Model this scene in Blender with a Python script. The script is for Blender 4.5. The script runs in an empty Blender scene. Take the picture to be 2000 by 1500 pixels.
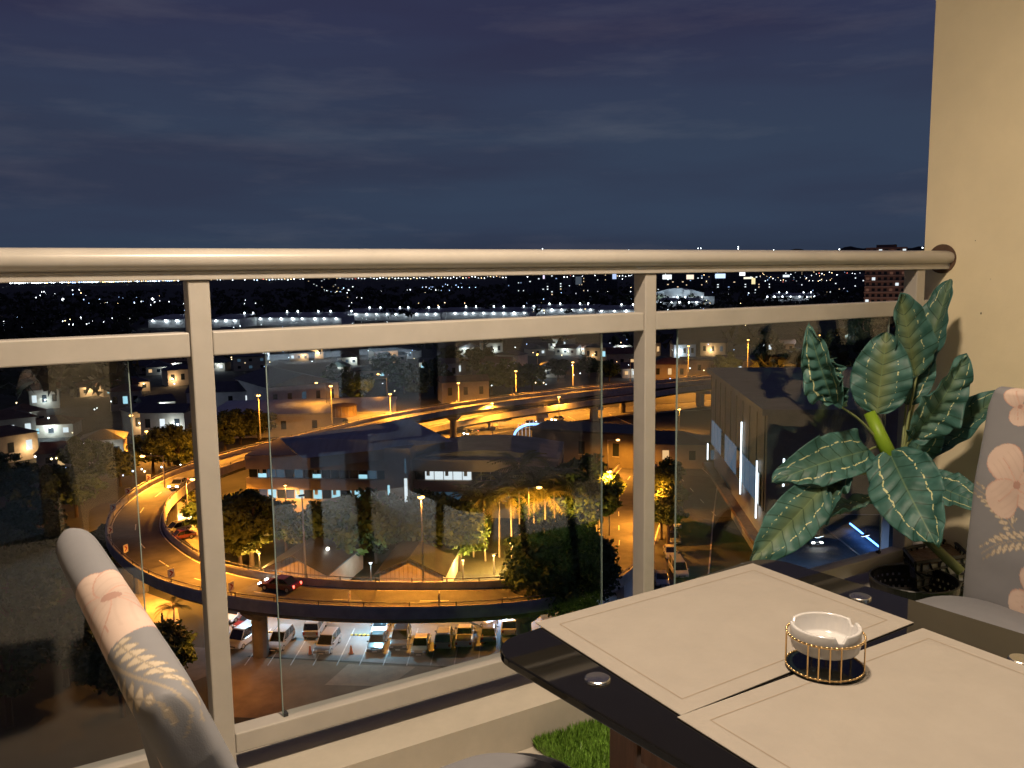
import bpy, math, random
import numpy as np
from mathutils import Vector, Matrix

random.seed(7); rng = np.random.default_rng(11)
SC = bpy.context.scene
COL = SC.collection

# ------------------------------------------------------------------ camera
H = 40.0                      # eye height above the street
FPX = 1694.0
RC = np.array([[0.85710276, 0.07640895, -0.50944728],
               [-0.51497581, 0.10170905, -0.85114933],
               [-0.01322003, 0.99187547, 0.12652387]])
cd = bpy.data.cameras.new('camera'); cam = bpy.data.objects.new('camera', cd); COL.objects.link(cam)
m4 = Matrix(RC.tolist()).to_4x4(); m4.translation = Vector((0, 0, H)); cam.matrix_world = m4
cd.sensor_width = 36.0; cd.lens = FPX / 2000 * 36; cd.clip_start = 0.02; cd.clip_end = 60000
SC.camera = cam
SC.view_settings.view_transform = 'Standard'; SC.view_settings.look = 'None'
SC.view_settings.exposure = 0.0; SC.view_settings.gamma = 1.0
SC.render.engine = 'CYCLES'
SC.cycles.use_denoising = True
SC.cycles.max_bounces = 6; SC.cycles.diffuse_bounces = 3; SC.cycles.glossy_bounces = 3
SC.cycles.transparent_max_bounces = 12; SC.cycles.transmission_bounces = 6
SC.cycles.sample_clamp_indirect = 4.0; SC.cycles.caustics_reflective = False; SC.cycles.caustics_refractive = False

# ------------------------------------------------------------------ night sky
W = bpy.data.worlds.new('World'); SC.world = W; W.use_nodes = True
nt = W.node_tree; nt.nodes.clear()
def N(nt, t, **kw):
    n = nt.nodes.new(t)
    for k, v in kw.items(): setattr(n, k, v)
    return n
tc = N(nt, 'ShaderNodeTexCoord'); sp = N(nt, 'ShaderNodeSeparateXYZ')
nt.links.new(tc.outputs['Generated'], sp.inputs[0])
rp = N(nt, 'ShaderNodeValToRGB'); nt.links.new(sp.outputs['Z'], rp.inputs[0])
el = rp.color_ramp.elements
el[0].position = 0.0; el[0].color = (.026, .044, .073, 1)
el[1].position = 1.0; el[1].color = (.022, .020, .05, 1)
for p, c in ((.05, (.034, .053, .094, 1)), (.15, (.0345, .051, .091, 1)), (.26, (.031, .037, .080, 1)), (.4, (.028, .029, .068, 1))):
    e = el.new(p); e.color = c
mp = N(nt, 'ShaderNodeMapping'); mp.inputs['Scale'].default_value = (2.0, 2.0, 13.0); mp.inputs['Location'].default_value = (.15, 2.0, .5); mp.inputs['Rotation'].default_value = (.05, -.03, 0)
nt.links.new(tc.outputs['Generated'], mp.inputs[0])
no = N(nt, 'ShaderNodeTexNoise'); no.inputs['Scale'].default_value = 1.7; no.inputs['Detail'].default_value = 8; no.inputs['Roughness'].default_value = .62
nt.links.new(mp.outputs[0], no.inputs['Vector'])
cr = N(nt, 'ShaderNodeValToRGB'); cr.color_ramp.elements[0].position = .52; cr.color_ramp.elements[1].position = .78
cr.color_ramp.elements[0].color = (0, 0, 0, 1); cr.color_ramp.elements[1].color = (1, 1, 1, 1)
nt.links.new(no.outputs['Fac'], cr.inputs[0])
mx = N(nt, 'ShaderNodeMixRGB', blend_type='ADD'); mx.inputs[0].default_value = 1
mul = N(nt, 'ShaderNodeMixRGB', blend_type='MULTIPLY'); mul.inputs[0].default_value = 1; mul.inputs[2].default_value = (.028, .026, .023, 1)
nt.links.new(cr.outputs[0], mul.inputs[1]); nt.links.new(rp.outputs[0], mx.inputs[1]); nt.links.new(mul.outputs[0], mx.inputs[2])
n5 = N(nt, 'ShaderNodeTexNoise'); n5.inputs['Scale'].default_value = 1.1; n5.inputs['Detail'].default_value = 4; nt.links.new(mp.outputs[0], n5.inputs['Vector'])
r5 = N(nt, 'ShaderNodeValToRGB'); r5.color_ramp.elements[0].position = .42; r5.color_ramp.elements[1].position = .68; nt.links.new(n5.outputs['Fac'], r5.inputs[0])
m5 = N(nt, 'ShaderNodeMixRGB', blend_type='MULTIPLY'); m5.inputs[2].default_value = (.88, .76, .8, 1); nt.links.new(r5.outputs[0], m5.inputs[0]); nt.links.new(mx.outputs[0], m5.inputs[1])
bg = N(nt, 'ShaderNodeBackground'); bg.inputs['Strength'].default_value = 1.0
nt.links.new(m5.outputs[0], bg.inputs[0])
wo = N(nt, 'ShaderNodeOutputWorld'); nt.links.new(bg.outputs[0], wo.inputs[0])

# ------------------------------------------------------------------ helpers
def ray(x, y):
    w = RC @ np.array([x - 1000., 750. - y, -FPX]); return w / np.linalg.norm(w)
def at(x, y, z=0.):
    r = ray(x, y); return r * ((z - H) / r[2]) + np.array([0, 0, H])
def onX(x, y, X): r = ray(x, y); return r * (X / r[0]) + np.array([0, 0, H])
def onY(x, y, Y): r = ray(x, y); return r * (Y / r[1]) + np.array([0, 0, H])
def far(x, dist):
    r = ray(x, 534 - (x - 1000) * .01333); r = r[:2] / np.linalg.norm(r[:2]); return r * dist
def pix(P):
    v = RC.T @ (np.array(P, float) - np.array([0, 0, H])); return 1000 - FPX * v[0] / v[2], 750 + FPX * v[1] / v[2]
def z_at(P, py):                # height above P whose picture row is py
    lo, hi = -5., 400.
    for _ in range(50):
        md = (lo + hi) / 2
        if pix((P[0], P[1], md))[1] > py: lo = md
        else: hi = md
    return lo

MATS = {}
def mat(name, col, rough=.6, metal=0., noise=0., scale=5., bump=0., emit=None, es=1., spec=.5, coat=0., detail=5, stretch=None):
    if name in MATS: return MATS[name]
    m = bpy.data.materials.new(name); m.use_nodes = True; nt = m.node_tree
    b = nt.nodes['Principled BSDF']
    b.inputs['Base Color'].default_value = (*col, 1); b.inputs['Roughness'].default_value = rough
    b.inputs['Metallic'].default_value = metal; b.inputs['Specular IOR Level'].default_value = spec
    b.inputs['Coat Weight'].default_value = coat
    if emit:
        b.inputs['Emission Color'].default_value = (*emit, 1); b.inputs['Emission Strength'].default_value = es
        m.cycles.emission_sampling = 'NONE'
    if noise or bump:
        tc = N(nt, 'ShaderNodeTexCoord'); no = N(nt, 'ShaderNodeTexNoise')
        no.inputs['Scale'].default_value = scale; no.inputs['Detail'].default_value = detail; no.inputs['Roughness'].default_value = .65
        if stretch:
            mp = N(nt, 'ShaderNodeMapping'); mp.inputs['Scale'].default_value = stretch
            nt.links.new(tc.outputs['Object'], mp.inputs[0]); nt.links.new(mp.outputs[0], no.inputs['Vector'])
        else: nt.links.new(tc.outputs['Object'], no.inputs['Vector'])
        if noise:
            r = N(nt, 'ShaderNodeValToRGB'); r.color_ramp.elements[0].position = .3; r.color_ramp.elements[1].position = .72
            r.color_ramp.elements[0].color = (*[c * (1 - noise) for c in col], 1)
            r.color_ramp.elements[1].color = (*[min(1, c * (1 + noise)) for c in col], 1)
            nt.links.new(no.outputs['Fac'], r.inputs[0]); nt.links.new(r.outputs[0], b.inputs['Base Color'])
        if bump:
            bp = N(nt, 'ShaderNodeBump'); bp.inputs['Strength'].default_value = bump; bp.inputs['Distance'].default_value = .02
            nt.links.new(no.outputs['Fac'], bp.inputs['Height']); nt.links.new(bp.outputs[0], b.inputs['Normal'])
    MATS[name] = m; return m
def glow(name, col, s): return mat(name, (.02, .02, .02), .5, emit=col, es=s)

class MB:
    def __init__(s): s.v = []; s.f = []
    def add(s, vs, fs):
        o = len(s.v); s.v += [tuple(float(c) for c in p) for p in vs]; s.f += [tuple(i + o for i in f) for f in fs]; return s
    def box(s, c, d, rz=0.):
        cx, cy, cz = c; dx, dy, dz = d[0] / 2, d[1] / 2, d[2] / 2; ca, sa = math.cos(rz), math.sin(rz)
        vs = [(cx + x * ca - y * sa, cy + x * sa + y * ca, cz + z) for x, y, z in
              ((-dx, -dy, -dz), (dx, -dy, -dz), (dx, dy, -dz), (-dx, dy, -dz), (-dx, -dy, dz), (dx, -dy, dz), (dx, dy, dz), (-dx, dy, dz))]
        return s.add(vs, [(0, 3, 2, 1), (4, 5, 6, 7), (0, 1, 5, 4), (1, 2, 6, 5), (2, 3, 7, 6), (3, 0, 4, 7)])
    def hexa(s, b, t):           # 4 bottom, 4 top points, counter-clockwise from above
        return s.add(list(b) + list(t), [(3, 2, 1, 0), (4, 5, 6, 7), (0, 1, 5, 4), (1, 2, 6, 5), (2, 3, 7, 6), (3, 0, 4, 7)])
    def tube(s, p0, p1, r0, r1=None, n=8, caps=True):
        r1 = r0 if r1 is None else r1; p0, p1 = np.array(p0, float), np.array(p1, float)
        a = p1 - p0; a /= np.linalg.norm(a); u = np.cross(a, (0, 0, 1) if abs(a[2]) < .9 else (1, 0, 0)); u /= np.linalg.norm(u); w = np.cross(a, u)
        vs = []
        for p, r in ((p0, r0), (p1, r1)):
            for k in range(n):
                t = 2 * math.pi * k / n; vs.append(p + r * (math.cos(t) * u + math.sin(t) * w))
        fs = [(k, (k + 1) % n, n + (k + 1) % n, n + k) for k in range(n)]
        if caps: fs += [tuple(range(n))[::-1], tuple(range(n, 2 * n))]
        return s.add(vs, fs)
    def path(s, pts, r, n=6):
        for i in range(len(pts) - 1): s.tube(pts[i], pts[i + 1], r, r, n)
        return s
    def prism(s, poly, z0, z1):
        n = len(poly); vs = [(x, y, z0) for x, y in poly] + [(x, y, z1) for x, y in poly]
        return s.add(vs, [tuple(range(n))[::-1], tuple(range(n, 2 * n))] + [(k, (k + 1) % n, n + (k + 1) % n, n + k) for k in range(n)])
    def prismY(s, poly, y0, y1):  # polygon in XZ swept along Y
        n = len(poly); vs = [(x, y0, z) for x, z in poly] + [(x, y1, z) for x, z in poly]
        return s.add(vs, [tuple(range(n)), tuple(range(n, 2 * n))[::-1]] + [(k, n + k, n + (k + 1) % n, (k + 1) % n) for k in range(n)])
    def lathe(s, prof, n=32, c=(0, 0, 0)):
        vs = [(c[0] + r * math.cos(2 * math.pi * k / n), c[1] + r * math.sin(2 * math.pi * k / n), c[2] + z) for r, z in prof for k in range(n)]
        fs = [(i * n + k, i * n + (k + 1) % n, (i + 1) * n + (k + 1) % n, (i + 1) * n + k) for i in range(len(prof) - 1) for k in range(n)]
        return s.add(vs, fs)
    def sphere(s, c, r, nu=10, nv=6):
        rx, ry, rz = r if isinstance(r, tuple) else (r, r, r)
        prof = [(math.sin(math.pi * i / nv), -math.cos(math.pi * i / nv)) for i in range(nv + 1)]
        vs = [(c[0] + rx * p * math.cos(2 * math.pi * k / nu), c[1] + ry * p * math.sin(2 * math.pi * k / nu), c[2] + rz * z) for p, z in prof for k in range(nu)]
        return s.add(vs, [(i * nu + k, i * nu + (k + 1) % nu, (i + 1) * nu + (k + 1) % nu, (i + 1) * nu + k) for i in range(nv) for k in range(nu)])
    def sweep(s, pts, prof, closed=True, ends=True):
        pts = [np.array(p, float) for p in pts]; n = len(prof); vs = []
        for i, p in enumerate(pts):
            t = pts[min(i + 1, len(pts) - 1)] - pts[max(i - 1, 0)]; t[2] = 0; t /= np.linalg.norm(t); r = np.array([t[1], -t[0], 0])
            for u, w in prof: vs.append(p + r * u + np.array([0, 0, w]))
        fs = []
        for i in range(len(pts) - 1):
            for k in range(n if closed else n - 1):
                fs.append((i * n + k, i * n + (k + 1) % n, (i + 1) * n + (k + 1) % n, (i + 1) * n + k))
        if closed and ends: fs += [tuple(range(n))[::-1], tuple(range((len(pts) - 1) * n, len(pts) * n))]
        return s.add(vs, fs)
    def mesh(s, name='mesh', smooth=False):
        me = bpy.data.meshes.new(name); me.from_pydata(s.v, [], s.f); me.update()
        if smooth: me.polygons.foreach_set('use_smooth', [True] * len(me.polygons))
        return me
    def build(s, name, m, parent=None, smooth=False, loc=None, bevel=0., rz=0.):
        return link(name, s.mesh(name, smooth), m, parent, loc, bevel, rz)

def link(name, me, m, parent=None, loc=None, bevel=0., rz=0.):
    o = bpy.data.objects.new(name, me); COL.objects.link(o)
    if m is not None and not me.materials: me.materials.append(m)
    if parent is not None: o.parent = parent
    if loc is not None: o.location = loc
    if rz: o.rotation_euler.z = rz
    if bevel:
        b = o.modifiers.new('bevel', 'BEVEL'); b.width = bevel; b.segments = 2; b.limit_method = 'ANGLE'
    return o
def tag(o, label=None, cat=None, group=None, kind=None):
    if label: o['label'] = label
    if cat: o['category'] = cat
    if group: o['group'] = group
    if kind: o['kind'] = kind
    return o
def thing(name, loc, label=None, cat=None, group=None, rz=0.):
    o = bpy.data.objects.new(name, None); COL.objects.link(o); o.location = loc; o.rotation_euler.z = rz; o.empty_display_size = .1
    return tag(o, label, cat, group)
def struct(name, mb, m, label=None, cat=None, smooth=False):
    return tag(mb.build(name, m, smooth=smooth), label, cat, kind='structure')
ORD = ['first', 'second', 'third', 'fourth', 'fifth', 'sixth', 'seventh', 'eighth', 'ninth', 'tenth', 'eleventh', 'twelfth', 'thirteenth',
       'fourteenth', 'fifteenth', 'sixteenth', 'seventeenth', 'eighteenth', 'nineteenth', 'twentieth']
ORD += ['twenty-' + o for o in ORD[:9]] + ['thirtieth'] + ['thirty-' + o for o in ORD[:9]] + ['fortieth'] + ['forty-' + o for o in ORD[:9]] + ['fiftieth'] + ['fifty-' + o for o in ORD[:9]] + ['sixtieth']
def number(objs, desc):          # desc with %s -> ordinal counted from the left of the photo
    for k, o in enumerate(sorted(objs, key=lambda o: pix(o.location)[0])): o['label'] = desc % ORD[k]

def spline(P, step=2.0):
    P = [np.array(p, float) for p in P]; P = [2 * P[0] - P[1]] + P + [2 * P[-1] - P[-2]]; out = []
    for i in range(1, len(P) - 2):
        n = max(1, int(np.linalg.norm(P[i + 1] - P[i]) / step))
        for k in range(n):
            t = k / n; a, b, c, d = P[i - 1], P[i], P[i + 1], P[i + 2]
            out.append(.5 * (2 * b + (c - a) * t + (2 * a - 5 * b + 4 * c - d) * t * t + (3 * b - a - 3 * c + d) * t ** 3))
    out.append(P[-2]); return out

# ------------------------------------------------------------------ materials
M_ground = mat('ground_mix', (.035, .034, .028), .95, noise=.6, scale=.08, detail=8)
M_asph = mat('asphalt', (.105, .098, .09), .8, noise=.42, scale=.35, bump=.1, detail=8)
M_asph2 = mat('dark_asphalt', (.05, .05, .052), .75, noise=.35, scale=.5, detail=8)
M_conc = mat('concrete', (.46, .43, .39), .85, noise=.25, scale=.7, bump=.1, detail=8)
M_conc2 = mat('stained_concrete', (.2, .185, .165), .9, noise=.35, scale=.35, detail=8)
M_dirt = mat('bare_earth', (.17, .125, .08), .95, noise=.35, scale=.3, detail=8)
M_white = mat('road_paint', (.75, .72, .62), .6, noise=.1, scale=2)
M_steel = mat('galvanised_steel', (.32, .31, .30), .45, .7)
M_dark = mat('dark_metal', (.03, .03, .032), .5)
M_rail = mat('cream_powder_coat', (.43, .40, .355), .4, noise=.09, scale=7, bump=.02, detail=9)
M_trunk = mat('bark', (.09, .065, .045), .95, noise=.4, scale=3)

# ================================================================== GROUND AND ROADS
g = MB(); g.add([(-16000, -3000, 0), (20000, -3000, 0), (20000, 24000, 0), (-16000, 24000, 0)], [(0, 1, 2, 3)])
struct('ground', g, M_ground, 'dark ground of the city below the balcony', 'ground')
# low hills on the horizon
hm = MB(); xs = list(range(700, 2300, 12)); D0 = 9500.
rows = []
for i, x in enumerate(xs):
    q = far(x, D0); top = 40 + 225 * (0.55 + .45 * math.sin(x * .004 + 1.2)) * (.9 + .07 * math.sin(x * .05) + .05 * math.sin(x * .13)) * min(1, max(0, (x - 720) / 350))
    rows.append((q, max(6, top)))
hv = []; hf = []
for i, (q, t) in enumerate(rows):
    d = q / np.linalg.norm(q)
    hv += [tuple(q - d * 900) + (-2,), tuple(q) + (t,), tuple(q + d * 1200) + (-2,)]
for i in range(len(rows) - 1):
    a = 3 * i; hf += [(a, a + 3, a + 4, a + 1), (a + 1, a + 4, a + 5, a + 2)]
hm.add(hv, hf); struct('hills', hm, mat('hill_cover', (.02, .024, .022), 1), 'low dark hills along the horizon behind the city', 'hills')

def sheet(name, poly, z, m, label, cat):
    b = MB(); b.add([(p[0], p[1], z) for p in poly], [tuple(range(len(poly)))]); return struct(name, b, m, label, cat)

# parking under the ramp
PK = [at(440, 1278), at(900, 1303), at(1080, 1250), at(1040, 1175), at(700, 1190), at(440, 1160)]
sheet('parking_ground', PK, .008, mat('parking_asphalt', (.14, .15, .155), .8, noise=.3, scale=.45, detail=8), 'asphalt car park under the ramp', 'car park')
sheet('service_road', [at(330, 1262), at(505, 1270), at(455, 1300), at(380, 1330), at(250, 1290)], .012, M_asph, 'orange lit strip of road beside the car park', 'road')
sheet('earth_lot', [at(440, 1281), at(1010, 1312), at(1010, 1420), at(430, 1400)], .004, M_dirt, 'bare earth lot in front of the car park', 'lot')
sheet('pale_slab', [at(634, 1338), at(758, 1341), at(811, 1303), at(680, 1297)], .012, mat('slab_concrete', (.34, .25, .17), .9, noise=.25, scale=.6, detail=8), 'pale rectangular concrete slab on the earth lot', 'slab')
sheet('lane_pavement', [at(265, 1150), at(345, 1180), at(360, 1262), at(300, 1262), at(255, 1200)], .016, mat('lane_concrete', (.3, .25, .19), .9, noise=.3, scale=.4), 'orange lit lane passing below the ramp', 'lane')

# loop ramp
RP = [(360, 150, 7), (300, 172, 7), (250, 185, 7), (215, 191, 7), (182, 194.5, 7), (150, 194.5, 7), (125, 193, 7), (102, 190, 7), (79, 183, 7), (62, 174, 7), (47, 165.5, 7), (34.5, 157, 7), (24.5, 147, 7),
      (17.6, 134.5, 7), (14.3, 121.5, 7), (14.3, 110.5, 7), (16.6, 99, 7), (21.5, 90, 7), (28.5, 83.3, 6.8), (37.5, 78.3, 6.4), (46, 76.6, 5.6),
      (55, 78.6, 4.3), (64, 84.5, 2.8), (73, 93.5, 1.6), (80.5, 103, .9), (87.5, 112, .5), (95, 121, .3), (104, 130, .2), (116, 140, .16), (140, 156, .14)]
rp_pts = spline(RP, 2.0)
ramp = struct('loop_ramp', MB().sweep(rp_pts, [(-3.6, 0), (-3.6, -.45), (-2.2, -1.5), (2.2, -1.5), (3.6, -.45), (3.6, 0)]), M_asph, 'curved two-lane loop ramp on piers lit orange by street lamps', 'ramp')
elev = [p for p in rp_pts]
for s_ in (-1, 1):
    MB().sweep(elev, [(s_ * 3.3, .004), (s_ * 3.3, .62), (s_ * 3.36, .8), (s_ * 3.56, .8), (s_ * 3.62, .62), (s_ * 3.62, -.5), (s_ * 3.5, -.5)]).build('parapet', M_conc, ramp)
    MB().sweep(elev, [(s_ * 3.42, 1.12), (s_ * 3.42, 1.2), (s_ * 3.5, 1.2), (s_ * 3.5, 1.12)]).build('guard_rail', M_steel, ramp)
    MB().sweep(elev, [(s_ * 2.95, .005), (s_ * 3.08, .005)], closed=False).build('edge_line', M_white, ramp)
def along(pts):
    L = [0]
    for a, b in zip(pts[:-1], pts[1:]): L.append(L[-1] + np.linalg.norm(b[:2] - a[:2]))
    return np.array(L)
RL = along(rp_pts)
def on_path(pts, L, s, u=0., w=0.):
    i = min(max(int(np.searchsorted(L, s)), 1), len(L) - 1); f = (s - L[i - 1]) / max(1e-6, L[i] - L[i - 1]); p = pts[i - 1] * (1 - f) + pts[i] * f
    t = pts[i] - pts[i - 1]; t = t / np.linalg.norm(t); r = np.array([t[1], -t[0], 0]); return p + r * u + np.array([0, 0, w]), t, r
pm = MB().box((0, 0, .1), (.09, .09, 1.0)).mesh('rail_post')
s = 0.
while s < RL[-1]:
    for u in (-3.46, 3.46):
        p, t, r = on_path(rp_pts, RL, s, u, .62)
        o = link('rail_post', pm, M_dark, ramp, p)
    s += 4.2
dm = MB().box((0, 0, .002), (3.0, .13, .004)).mesh('lane_dash')
s = 3.
while s < RL[-1]:
    p, t, r = on_path(rp_pts, RL, s, 0, .003); o = link('lane_dash', dm, M_white, ramp, p); o.rotation_euler = (0, -math.asin(t[2]), math.atan2(t[1], t[0])); s += 9.
s = 10.
while s < RL[-1]:
    p, t, r = on_path(rp_pts, RL, s)
    if p[2] > 3.2:
        b = MB(); b.tube((0, 0, -p[2]), (0, 0, -2.6), .85, .85, 12); ca = (r[0] * 2.4, r[1] * 2.4)
        b.hexa([(-r[0] * 1 - t[0] * .7, -r[1] * 1 - t[1] * .7, -2.7), (r[0] * 1 - t[0] * .7, r[1] * 1 - t[1] * .7, -2.7), (r[0] * 1 + t[0] * .7, r[1] * 1 + t[1] * .7, -2.7), (-r[0] * 1 + t[0] * .7, -r[1] * 1 + t[1] * .7, -2.7)],
               [(-ca[0] - t[0] * .7, -ca[1] - t[1] * .7, -1.49), (ca[0] - t[0] * .7, ca[1] - t[1] * .7, -1.49), (ca[0] + t[0] * .7, ca[1] + t[1] * .7, -1.49), (-ca[0] + t[0] * .7, -ca[1] + t[1] * .7, -1.49)])
        b.build('pier', M_conc2, ramp, loc=p)
    s += 29.
s = 8.
jm = MB().box((0, 0, .003), (.22, 6.5, .004)).mesh('expansion_joint')
while s < RL[-1]:
    p, t, r = on_path(rp_pts, RL, s, 0, .006); o = link('expansion_joint', jm, M_dark, ramp, p); o.rotation_euler = (0, -math.asin(t[2]), math.atan2(t[1], t[0])); s += 14.5
# retaining walls under the low end of the ramp
low = [p for p in rp_pts if p[2] < 3.4 and p[0] > 50 and p[2] > .3]
b = MB(); n = len(low); vs = []
for i, p in enumerate(low):
    t = low[min(i + 1, n - 1)] - low[max(i - 1, 0)]; t[2] = 0; t /= np.linalg.norm(t); r = np.array([t[1], -t[0], 0])
    for u, w in ((-3.5, 0), (-3.5, 1), (3.5, 1), (3.5, 0)):
        q = p + r * u; vs.append((q[0], q[1], max(0, p[2] - .46) * w))
b.add(vs, [(i * 4 + k, i * 4 + (k + 1) % 4, i * 4 + 4 + (k + 1) % 4, i * 4 + 4 + k) for i in range(n - 1) for k in range(4)] + [(0, 1, 2, 3)])
b.build('retaining_wall', mat('pale_render', (.5, .5, .52), .85, noise=.25, scale=.6), ramp)

# second, lower flyover and the lit street below it
RP2 = [at(800, 845, .6), at(870, 829, 2.0), at(960, 812, 3.6), at(1055, 797, 4.8), at(1160, 782, 5.6), at(1240, 772, 6), at(1330, 758, 6), at(1460, 744, 6), at(1650, 728, 6), at(1900, 715, 6)]
r2 = spline(RP2, 4.)
fly = struct('flyover', MB().sweep(r2, [(-3.8, 0), (-3.8, -.5), (-2.2, -1.3), (2.2, -1.3), (3.8, -.5), (3.8, 0)]), M_asph, 'lower flyover with hammerhead piers crossing behind the office building', 'flyover')
for s_ in (-1, 1):
    MB().sweep(r2, [(s_ * 3.5, .004), (s_ * 3.5, .9), (s_ * 3.75, .9), (s_ * 3.85, -.5)]).build('parapet', M_conc, fly)
    MB().sweep(r2, [(s_ * 3.1, .005), (s_ * 3.24, .005)], closed=False).build('edge_line', M_white, fly)
L2 = along(r2)
for px in (945, 1055, 1160, 1375):
    k = min(range(len(r2)), key=lambda i: abs(pix(r2[i])[0] - px)); p, t, r = on_path(r2, L2, L2[k])
    b = MB(); b.box((0, 0, (-p[2] - 1.3) / 2 - .3), (1.5, 1.9, p[2] - 1.2 - .6)); b.box((0, 0, -1.75), (1.9, 6.6, .9))
    b.build('pier', M_conc, fly, loc=p, rz=math.atan2(t[1], t[0]))
def road(name, pts, w, m, label, z=.02, lines=True):
    P = spline([np.array([*p[:2], z]) for p in pts], 4.); o = struct(name, MB().sweep(P, [(w, 0), (-w, 0)], closed=False), m, label, 'road')
    L = along(P); q = 2.
    if lines:
        d = MB().box((0, 0, .004), (2.6, .14, .004)).mesh('lane_dash')
        while q < L[-1] and q < 260:
            p, t, r = on_path(P, L, q, 0, .004); k = link('lane_dash', d, M_white, o, p); k.rotation_euler.z = math.atan2(t[1], t[0]); q += 8
    for s_ in (-1, 1):
        MB().sweep(P, [(s_ * w, .001), (s_ * w, .13), (s_ * (w + .2), .13), (s_ * (w + .2), 0)]).build('kerb', M_conc, o)
    return P, o
M_street = mat('street_asphalt', (.09, .085, .08), .8, noise=.3, scale=.3, detail=8)
road('street', [at(760, 872), at(900, 846), at(1050, 822), at(1200, 805), at(1400, 790), at(1700, 770)], 7., M_street, 'wide orange lit street running under the flyover', z=.02)
road('cross_street', [at(1400, 1010), at(1300, 905), at(1225, 850), at(1150, 812)], 6., M_street, 'cross street leading past the dark mall', z=.026)
road('side_street', [at(1310, 1180), at(1330, 1080), at(1345, 1000), at(1362, 930)], 4., mat('side_asphalt', (.06, .058, .055), .85, noise=.4, scale=.4), 'narrow unlit side street between the ramp and the mall', z=.03, lines=False)
sheet('garden_ground', [at(440, 1100), at(620, 1130), at(1000, 1120), at(1180, 1080), at(1180, 960), at(900, 960), at(500, 990), at(380, 1000)], .006, mat('garden_soil', (.05, .05, .028), 1, noise=.5, scale=.3), 'dark planted ground inside the loop', 'garden')
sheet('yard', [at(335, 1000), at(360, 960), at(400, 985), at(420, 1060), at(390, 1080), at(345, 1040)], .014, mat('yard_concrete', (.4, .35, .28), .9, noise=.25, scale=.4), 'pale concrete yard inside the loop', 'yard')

# parking stripes and wheel stops
pd = np.array([.53, .848]); pn = np.array([.848, -.53])
pb = at(672, 1262)
for i, px in enumerate((505, 548, 590, 632, 676, 718, 762, 806, 850, 894, 938)):
    q = at(px, 1262 - abs(px - 720) * .0)
    b = MB(); c = q[:2]; b.box((c[0], c[1], .016), (9.4, .12, .004), math.atan2(pd[1], pd[0])); struct('bay_line', b, mat('worn_paint', (.34, .36, .36), .7, noise=.5, scale=1.5), 'white parking bay line, %s from the left' % ORD[i], 'marking')
M_yel = mat('yellow_paint', (.7, .5, .06), .6, noise=.2, scale=3)
for i, (px, py) in enumerate(((497, 1233), (527, 1236), (700, 1241), (715, 1242))):
    q = at(px, py); t = thing('wheel_stop', (q[0], q[1], .008), group='wheel stops in the car park', cat='wheel stop', rz=math.atan2(pn[1], pn[0]))
    b = MB(); b.prismY([(-.9, 0), (.9, 0), (.84, .13), (-.84, .13)], -.08, .08); b.build('bar', M_yel, t)
    for k in (-.5, 0, .5): MB().box((k, 0, .066), (.22, .164, .136)).build('stripe', M_dark, t)
    t['label'] = 'yellow and black concrete wheel stop, %s from the left in the car park' % ORD[i]

# ================================================================== OFFICE BUILDING
M_wall = mat('tan_render', (.42, .34, .25), .85, noise=.15, scale=.4, detail=8)
M_inner = mat('dim_interior', (.03, .03, .033), .9)
M_pane = mat('dark_pane', (.02, .026, .03), .08, spec=.7)
M_lit1 = glow('cyan_lit_pane', (.45, .85, 1.0), 1.0)
M_lit2 = glow('dim_blue_pane', (.14, .28, .42), .22)
M_lit3 = glow('white_lit_pane', (.85, .95, 1.0), 1.0)
M_lit4 = glow('warm_lit_pane', (1.0, .62, .28), .8)
M_frame = mat('pale_frame', (.45, .44, .42), .5)
M_roof = mat('grey_metal_roof', (.42, .44, .47), .5, noise=.18, scale=.3, detail=8, stretch=(6, .4, 1))
OB = np.array([35.2, 146.9]); ux = np.array([.795, -.607]); rzB = math.atan2(ux[1], ux[0])
ob = thing('office_building', (OB[0], OB[1], 0), 'long tan two-storey office building with window bands inside the loop', 'building', rz=rzB)
def local(P, O=OB, u=ux):
    d = np.array(P[:2]) - O; return np.array([d @ u, d @ np.array([-u[1], u[0]]), P[2]])
MB().box((12.2, 8.4, 4.9), (23.9, 15.6, 9.6)).box((41, 8.4, 4.7), (23.9, 15.6, 9.2)).build('interior_core', M_inner, ob)
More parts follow.
